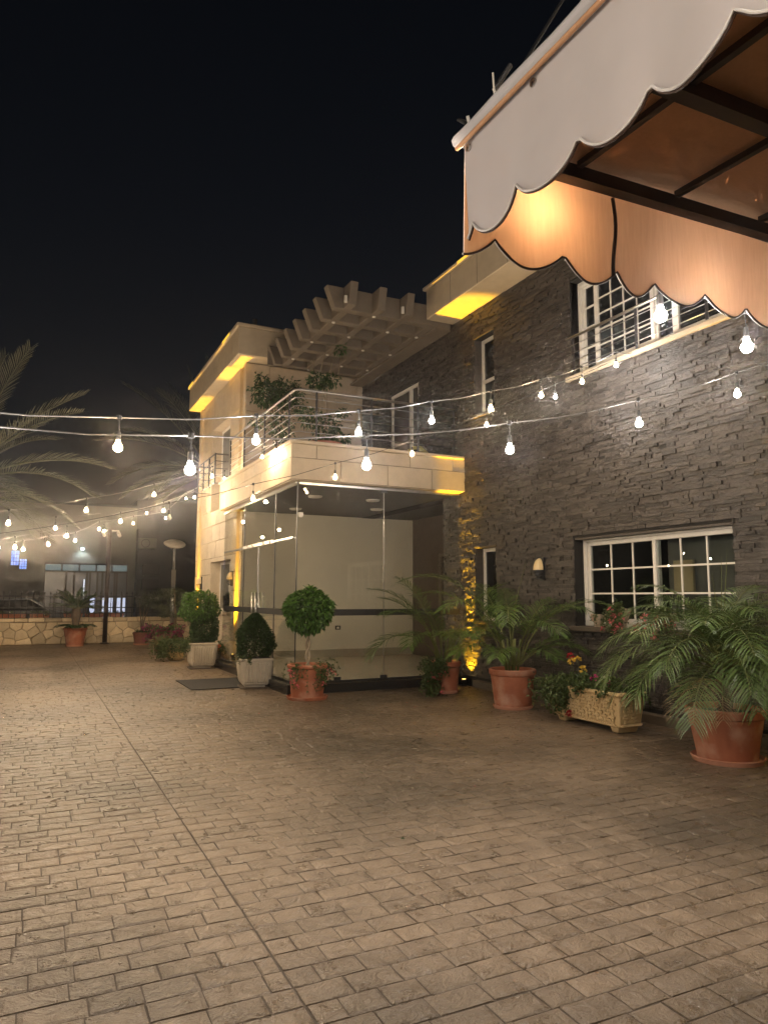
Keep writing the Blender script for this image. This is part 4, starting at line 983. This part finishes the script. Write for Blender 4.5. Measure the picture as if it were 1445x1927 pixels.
trailing(t, [(.1*math.cos(a), .1*math.sin(a), .38, a) for a in (0, 1.5, 3, 4.5)], .14, 16, 0, leafmat='leaf_box', lsz=.06)
t = empty('potted_cycad', (1.26, 24.35, 0), 'sago cycad in a ribbed terracotta pot before the garden wall', 'potted palm')
pot(t, .24, .33, .56, saucer=.27, ribs=24, rim=.05)
MB().lathe([(.0, 1.2), (.10, 1.18), (.14, 1.05), (.14, .90), (.10, .72), (.09, .5)], 12).build('trunk', 'bark', t)
for k in range(34):
    az = k*2.4; frond(t, (.08*math.cos(az), .08*math.sin(az), 1.14), az, .25+.95*rng.uniform(0, 1), .78*rng.uniform(.85, 1.1), .7, 34, .16, .014, 'leaf_box', stem=.15, rw=.008, fwd=.9, vee=.3, lsag=.1)
for k in range(16):
    az = k*2.4; frond(t, (.1*math.cos(az), .1*math.sin(az), .55), az, .5, .52, 1.0, 20, .15, .02, 'leaf_box', stem=.1, rw=.006, fwd=.8, vee=.3, lsag=.2)

# --- balcony plants and hose
def small_tree(t, z0, limbs, crowns, leafmat, barkmat='pale_bark'):
    for L in limbs: MB().tube(L, [.018*(1-.75*i/(len(L)-1)) for i in range(len(L))], 6).build('branch', barkmat, t, smooth=True)
    b = MB()
    for (c, r_, n) in crowns: crown(b, c, r_, n, .085, .042, .2, .45, lump=.25)
    b.build('crown', leafmat, t)
t = empty('balcony_bowl_tree', (4.72, 12.3, 3.515), 'sparse ficus in a wide terracotta bowl on the balcony corner', 'potted tree')
MB().box(-.25, .25, -.25, .25, .07, .45).build('stand', 'concrete', t)
b = MB().lathe([(.10, .45), (.22, .48), (.32, .62), (.36, .78), (.38, .80), (.385, .85), (.35, .85), (.33, .80), (0, .79)], 36); smooth_by_angle(b.build('pot', 'terracotta', t), 40)
small_tree(t, 0, [[(0, 0, .7), (-.05, 0, 1.3), (-.12, .05, 1.9), (-.2, 0, 2.5)], [(0, 0, .8), (.08, 0, 1.5), (.05, 0, 2.0), (.22, .05, 2.55)], [(.05, 0, 1.9), (.3, 0, 2.25), (.38, 0, 2.72)], [(-.12, 0, 1.9), (-.05, 0, 2.3), (.02, 0, 2.6)], [(.05, 0, 1.6), (-.02, .1, 2.2)]],
           [((-.25, 0, 1.35), (.22, .2, .2), 200), ((.1, 0, 1.2), (.3, .25, .26), 300), ((-.12, 0, 2.05), (.22, .2, .16), 200), ((.12, 0, 2.1), (.2, .2, .15), 110), ((.36, 0, 1.0), (.18, .15, .12), 90), ((.4, 0, 1.5), (.12, .12, .06), 30), ((.36, 0, 2.75), (.12, .1, .1), 40), ((0, 0, .9), (.2, .2, .08), 160)], 'leaf_box')
t = empty('balcony_ficus', (4.30, 13.9, 3.515), 'leafy green ficus behind the left balcony rail', 'potted tree')
pot(t, .2, .27, .50, z0=.06)
small_tree(t, 0, [[(0, 0, .5), (.02, 0, 1.2), (-.1, 0, 2.0), (-.2, 0, 2.4)], [(0, 0, .5), (.1, 0, 1.4), (.2, 0, 2.3)], [(.02, 0, 1.2), (-.3, 0, 1.6)]],
           [((-.18, 0, 2.15), (.34, .3, .26), 620), ((.2, 0, 2.2), (.36, .3, .30), 620), ((-.4, 0, 1.55), (.14, .14, .12), 70), ((.1, 0, 1.5), (.26, .25, .5), 420), ((-.32, 0, 2.45), (.16, .15, .1), 90), ((.5, 0, 1.95), (.12, .12, .12), 80)], 'leaf_box', 'bark')
t = empty('garden_hose', (6.35, 11.6, 3.515), 'coiled yellow garden hose on the balcony floor behind the parapet', 'hose')
MB().box(-.12, .12, -.05, .05, .07, .40).build('hose_bracket', 'iron', t)
MB().tube([((.20+.02*math.sin(q*3.7))*math.cos(q), .04*math.sin(q*.31)+.004*q-.06, .62+(.20+.02*math.sin(q*3.7))*math.sin(q)) for q in np.linspace(0, 6.283*7, 150)], .010, 6).build('coil', 'hose', t, smooth=True)

# ------------------------------------------------------------------ garden wall with rubble facing, fence, poles
GWY, GX0, GX1 = 25.5, -4.0, 6.4
gw = tag(MB().box(GX0, GX1, GWY+.06, GWY+.40, -.02, .78).build('garden_wall', 'mortar'), 'low wall of irregular honey coloured rubble stones at the back of the courtyard', 'wall')
def clip(poly, a, n):
    out = []
    for i in range(len(poly)):
        p, q = poly[i], poly[(i+1) % len(poly)]; dp = (p[0]-a[0])*n[0]+(p[1]-a[1])*n[1]; dq = (q[0]-a[0])*n[0]+(q[1]-a[1])*n[1]
        if dp <= 0: out.append(p)
        if dp*dq < 0: t_ = dp/(dp-dq); out.append((p[0]+(q[0]-p[0])*t_, p[1]+(q[1]-p[1])*t_))
    return out
seeds = []
for r_ in range(3):
    x = GX0+.1+.15*r_
    while x < GX1: seeds.append((x+rng.uniform(-.08, .08), .115+.23*r_+rng.uniform(-.075, .075))); x += rng.uniform(.28, .46)
for i, s in enumerate(seeds):
    poly = [(GX0, .005), (GX1, .005), (GX1, .70), (GX0, .70)]
    for j, q in enumerate(seeds):
        if i != j and abs(q[0]-s[0]) < 1.1:
            n = (q[0]-s[0], (q[1]-s[1])); poly = clip(poly, ((s[0]+q[0])/2, (s[1]+q[1])/2), n)
            if len(poly) < 3: break
    if len(poly) < 3: continue
    cx = sum(p[0] for p in poly)/len(poly); cz = sum(p[1] for p in poly)/len(poly); mb = MB(); n = len(poly)
    def ring(k, yv, jit): return [(cx+(p[0]-cx)*k+rng.uniform(-jit, jit), yv+rng.uniform(-.006, .006), cz+(p[1]-cz)*k+rng.uniform(-jit, jit)) for p in poly]
    dep = rng.uniform(.02, .05)
    vs = ring(.965, GWY+.07, .0)+ring(.945, GWY+.06-dep*.6, .006)+ring(.80, GWY+.06-dep, .01)+[(cx, GWY+.06-dep-.008, cz)]
    fs = [(l*n+k, l*n+(k+1) % n, (l+1)*n+(k+1) % n, (l+1)*n+k) for l in (0, 1) for k in range(n)]+[(2*n+k, 2*n+(k+1) % n, 3*n) for k in range(n)]
    mb.add(vs, fs).build('stone', 'rubble', gw)
x = GX0
while x < GX1:
    L = rng.uniform(.28, .55); x2 = min(x+L, GX1)
    MB().box(x+.008, x2-.008, GWY-.01+rng.uniform(-.012, .012), GWY+.42, .715+rng.uniform(-.008, .006), .835+rng.uniform(-.012, .01)).build('cap_stone', 'rubble', gw, bev=.016); x = x2
fe = empty('iron_fence', (1, 25.75, .84), 'black iron picket fence with spear heads on the garden wall', 'fence')
for zz, hh in ((1.53, .035), (1.16, .03), (.98, .03)): MB().box(GX0, GX1, 25.74, 25.765, zz-hh/2, zz+hh/2).build('fence_rail', 'iron', fe, world=True)
pk = MB(); pk.tube([(0, 0, -.0), (0, 0, .73)], .0125, 6); pk.lathe([(.009, .73), (.02, .745), (.012, .765), (.024, .79), (.002, .86)], 6); pk.lathe([(.009, .42), (.022, .44), (.009, .46)], 6)
p0 = pk.build('picket', 'iron', fe, loc=(GX0-1, -.02, 0)); k = 1
x = GX0+.17
while x < GX1:
    o = p0.copy(); C.objects.link(o); o.parent = fe; o.location = (x-1, -.02, .0); x += .168
for xv in (-2.2, 1.85-1.2, 2.72, 4.9): MB().box(xv-.03, xv+.03, 25.71, 25.79, .83, 1.62).build('fence_post', 'iron', fe, world=True)
for (xa, xb, lab) in ((-1.9, -.1, 'long terracotta trough on the wall at the left behind the fence'), (-.05, .58, 'short terracotta trough on the wall left of the cycad'), (.95, 1.55, 'terracotta trough on the wall behind the cycad'), (1.6, 2.85, 'terracotta trough on the wall behind the camera pole')):
    t = empty('window_trough', ((xa+xb)/2, 25.98, .84), lab, 'planter', 'terracotta troughs on the garden wall'); h_ = (xb-xa)/2
    MB().frus(2*h_-.06, .16, 2*h_, .2, 0, .15).build('trough', 'terracotta', t, bev=.01)
    trailing(t, [(u, 0, .14, rng.uniform(0, 6)) for u in np.linspace(-h_+.1, h_-.1, 6)], .2, 26, 5, petal='petal_white', fsize=.04, lsz=.05)
t = empty('camera_pole', (2.20, 25.25, 0), 'dark steel pole with two security cameras standing before the garden wall', 'pole')
MB().tube([(0, 0, 0), (0, 0, 3.72)], .07, 14).build('pole', 'frame_brown', t, smooth=True)
MB().lathe([(0, 0), (.14, 0), (.14, .03), (.07, .04)], 16).build('base_plate', 'frame_brown', t)
MB().tube([(-.22, 0, 3.70), (.30, 0, 3.70)], .025, 8).build('bracket', 'pvc', t)
for dx in (-.2, .28):
    o = MB().tube([(dx, .05, 3.64), (dx+.02, -.20, 3.52)], .055, 10).build('security_camera', 'pvc', t, smooth=True)
t = empty('disc_street_lamp', (4.10, 24.0, 0), 'unlit street lamp with a wide pale disc head above the shrubs', 'street lamp')
MB().tube([(0, 0, 0), (0, 0, 2.4)], .065, 14).build('post', 'steel', t, smooth=True)
MB().tube([(0, 0, 2.4), (0, 0, 3.12)], .045, 14).build('post', 'steel', t, smooth=True)
b = MB()
for i in range(14):
    zz = 1.9+.036*i
    for k in range(10):
        a = 2*math.pi*k/10; b.box(.066*math.cos(a)-.007, .066*math.cos(a)+.007, .066*math.sin(a)-.007, .066*math.sin(a)+.007, zz, zz+.018)
tag(b.build('perforation', 'disc_white', t), kind='stuff')
d_ = MB().lathe([(0, -.02), (.30, -.015), (.345, .01), (.35, .03), (.30, .06), (0, .09)], 36).build('disc_head', 'disc_white', t, smooth=True); d_.location = (0, 0, 3.22); d_.rotation_euler = (R(26), 0, 0)
for dx in (-.27, .27): MB().tube([(dx*.3, 0, 3.08), (dx, -.05, 3.15), (dx, -.08, 3.22)], .022, 8).build('lamp_arm', 'steel_dark', t, smooth=True)
MB().tube([(-.1, 0, 3.08), (.1, 0, 3.08)], .03, 8).build('lamp_arm', 'steel_dark', t)

# ------------------------------------------------------------------ street and neighbouring house
tag(MB().box(-60, 60, 25.95, 60, -.055, -.03).build('street', 'asphalt'), kind='structure')
nb = empty('neighbour_house', (2, 36.2, 0), 'dim grey neighbouring house with a glazed shopfront across the street', 'building')
def npart(mb, name, mats, par=nb, **k): return mb.build(name, mats, par, world=True, **k)
SF = (.44, 4.02, 0.0, 3.05)
b = MB()
BW = (-.93, -.62, 2.90, 3.55); BW2 = (-.58, -.30, 2.74, 3.18)
for (a, c, e, f) in rects_minus(-14, 4.35, -.05, 5.75, [SF, BW, BW2]): b.box(a, c, 36, 36.3, e, f)
npart(b, 'facade', 'bg_wall')
npart(MB().box(4.36, 30, 35.4, 36.3, -.05, 4.7).box(4.36, 30, 36.31, 44, -.05, 6.2), 'side_block', 'bg_wall_dark')
npart(MB().box(-14, 4.35, 36.31, 44, 5.5, 5.9).box(-14, 4.35, 43.7, 44, -.05, 5.49), 'roof', 'bg_wall_dark')
for q, m in ((BW, 'blue_pane'), (BW2, 'blue_pane')):
    o = npart(MB().box(q[0], q[1], 36.15, 36.17, q[2], q[3]), 'window', m)
    for i in range(1, 3): npart(MB().box(q[0]+(q[1]-q[0])*i/3-.008, q[0]+(q[1]-q[0])*i/3+.008, 36.10, 36.14, q[2], q[3]), 'window_bar', 'bg_frame', o)
    for i in range(1, 4): npart(MB().box(q[0], q[1], 36.101, 36.139, q[2]+(q[3]-q[2])*i/4-.008, q[2]+(q[3]-q[2])*i/4+.008), 'window_bar', 'bg_frame', o)
y_ = 36.1
xs = [.44, 1.16, 1.90, 2.63, 3.32, 4.02]
b = MB(); b.box(.40, 4.06, y_-.05, y_+.05, 2.98, 3.07).box(.40, 4.06, y_-.05, y_+.05, 2.62, 2.70)
for xv in xs: b.box(xv-.035, xv+.035, y_-.048, y_+.048, 2.70, 2.98)
sf = npart(b, 'shopfront_frame', 'bg_frame')
for i, (a, c) in enumerate(zip(xs, xs[1:])): npart(MB().box(a+.035, c-.035, y_, y_+.02, 2.70, 2.98), 'transom_pane', 'transom', sf)
ds = [.44, 1.36, 1.70, 2.25, 2.38, 2.70, 2.92, 3.46, 3.56, 4.02]
for a in ds: npart(MB().box(a-.04, a+.04, y_-.049, y_+.049, 0, 2.62), 'mullion', 'bg_frame', sf)
for i, (a, c) in enumerate(zip(ds, ds[1:])):
    npart(MB().box(a+.04, c-.04, y_, y_+.02, 1.45, 2.62), 'pane', 'bg_pane', sf)
    npart(MB().box(a+.04, c-.04, y_, y_+.02, .05, 1.449), 'pane', 'lit_pane' if i in (4, 6, 8) else 'bg_pane', sf)
npart(MB().box(2.12, 2.15, y_-.03, y_-.005, 1.3, 2.30), 'door_gap', 'lit_gap', sf)
t = empty('wall_lantern', (1.98, 35.95, 3.70), 'lit cool white lamp on the neighbouring house above the shopfront', 'wall lamp')
MB().box(-.06, .06, -.02, .05, -.06, .06).build('bracket', 'iron', t); MB().lathe([(0, .05), (.06, .04), (.075, 0), (.06, -.04), (0, -.05)], 16, cy=-.09).build('lens', 'cool_lens', t, smooth=True)
spot('lantern_beam', (1.98, 35.72, 3.66), (1.98, 36.0, 2.8), 22, (.8, 1, 1), 130, t, .05)
for (xv, zz, lab) in ((4.75, 3.95, 'air conditioner high on the dark neighbouring block'), (4.95, 2.72, 'upper of two air conditioners beside the shopfront'), (4.95, 2.05, 'lower of two air conditioners beside the shopfront')):
    t = empty('air_conditioner', (xv, 35.16, zz-.22), lab, 'air conditioner', 'air conditioners on the neighbouring block')
    MB().box(-.40, .40, -.16, .16, .02, .52).build('casing', 'bg_wall' if zz > 3 else 'iron', t, bev=.02)
    MB().lathe([(.20, 0), (.20, .012), (.17, .012), (.17, 0)], 20).build('fan_ring', 'iron', t).matrix_local = Matrix.Translation((-.1, -.162, .27)) @ Matrix.Rotation(R(90), 4, 'X')
    MB().box(-.3, -.26, -.1, .24, -.02, .02).box(.26, .3, -.1, .24, -.02, .02).build('bracket', 'iron', t)
# parked car behind the fence
t = empty('parked_car', (-.55, 30.5, -.03), 'dark parked car half hidden behind the iron fence', 'car')
prof = [(-2.1, .35), (-2.12, .75), (-1.95, .92), (-1.35, 1.0), (-.75, 1.46), (.55, 1.50), (1.25, 1.04), (2.0, .88), (2.12, .60), (2.08, .35)]
n = len(prof); vs = []
for yv, k in ((-.82, 0), (-.74, 1), (.74, 1), (.82, 0)):
    for (x, z_) in prof: vs.append((x, yv*(1 if z_ < 1.02 else .84), z_ if k or z_ < 1.02 else z_-.02))
fs = [(l*n+i, l*n+i+1, (l+1)*n+i+1, (l+1)*n+i) for l in range(3) for i in range(n-1)]+[tuple(range(n))[::-1], tuple(3*n+i for i in range(n))]
MB().add(vs, fs).build('body', 'car_paint', t, smooth=False, bev=.02)
MB().add([(-1.2, -.835, 1.03), (-.72, -.72, 1.40), (.48, -.72, 1.43), (1.08, -.835, 1.06)], [(0, 1, 2, 3)]).build('side_window', 'dark_pane', t)
for xv in (-1.3, 1.3):
    for yv in (-.80, .62):
        b = MB().tube([(xv, yv, .32), (xv, yv+.18, .32)], .32, 20); b.build('wheel', 'iron', t)

# ------------------------------------------------------------------ date palms behind the courtyard
def date_palm(loc, h, label, nf, L, seed):
    t = empty('date_palm', loc, label, 'palm tree', 'date palms beyond the courtyard'); global rng
    b = MB(); pr = []
    for i in range(int(h/.12)): pr += [(.20+.03*(i % 2), i*.12), (.23-.03*(i % 2), i*.12+.10)]
    b.lathe(pr, 12); b.build('trunk', 'bark', t)
    RT = -.454
    spec = [(RT+s_*math.pi+da, el, L*f, dr) for s_ in (0, 1) for (da, el, f, dr) in ((.2, 1.42, .95, .22), (-.35, 1.18, 1., .38), (.35, .95, 1.02, .5), (-.2, .72, 1., .7), (.5, .50, .95, .8), (-.1, .26, .95, .9), (.25, -.02, .8, .8), (-.5, .1, .8, .8), (0, -.35, .6, .6))]
    spec += [(RT+math.pi/2*s_+da, el, L, dr) for s_ in (1, 3) for (da, el, dr) in ((.3, 1.2, .5), (-.3, .8, .7), (.1, .4, .9), (-.2, 0, .8))]
    for k, (az, el, L_, dr) in enumerate(spec):
        q = k/len(spec)
        frond(t, (.12*math.cos(az), .12*math.sin(az), h-.05-.15*(1.4-el)), az+rng.normal(0, .06), el, L_*rng.uniform(.93, 1.05), dr, 50, .56, .021, 'leaf_date', stem=.14, rw=.03, fwd=.95, vee=.35, lsag=.1, stemmat='leaf_date')
    b = MB()
    for k in range(5):
        a = -1.0+k*.5; c = Vector((.55*math.cos(a), .55*math.sin(a), h-.75))
        b.tube([(0, 0, h-.2), (c.x*.7, c.y*.7, h-.15), c], .02, 5)
        for m in range(60):
            p = c+Vector(rng.normal(0, .1, 3)); b.tube([p, p+Vector((0, 0, -.05))], .014, 4)
    b.build('date_bunch', 'leaf_dry', t)
date_palm((-1.75, 20.0, 0), 4.5, 'date palm at the left edge with long grey green fronds', 44, 3.5, .4)
date_palm((6.0, 27.4, -.03), 6.6, 'date palm rising behind the pale wing of the villa', 44, 4.3, 1.3)

# ------------------------------------------------------------------ litter on the pavers
b = MB()
for k in range(46):
    x, yv = (rng.uniform(4.6, 6.7), rng.uniform(5.2, 10.2)) if k < 34 else (rng.uniform(.2, 4.5), rng.uniform(3.0, 11))
    leaf(b, (x, yv, .006), (rng.normal(), rng.normal(), .05), rng.uniform(.015, .04), rng.uniform(.008, .016), int(rng.integers(0, 3)), .1)
tag(b.build('fallen_leaves', ['leaf_dry', 'leaf_box', 'petal_pink']), 'scattered fallen leaves and petals on the pavers', 'litter', kind='stuff')

# ------------------------------------------------------------------ thin haze box, added to give the bulbs halos
hz = MB().box(-16, 32, -10, 46, -1.2, 8.6)
m, t_, o_ = nodes('haze'); v = t_.nodes.new('ShaderNodeVolumePrincipled'); v.inputs['Color'].default_value = (.95, .95, .97, 1)
v.inputs['Density'].default_value = .0023; v.inputs['Anisotropy'].default_value = .95; t_.links.new(v.outputs[0], o_.inputs['Volume']); MATS['haze'] = m
tag(hz.build('haze', 'haze'), kind='stuff')
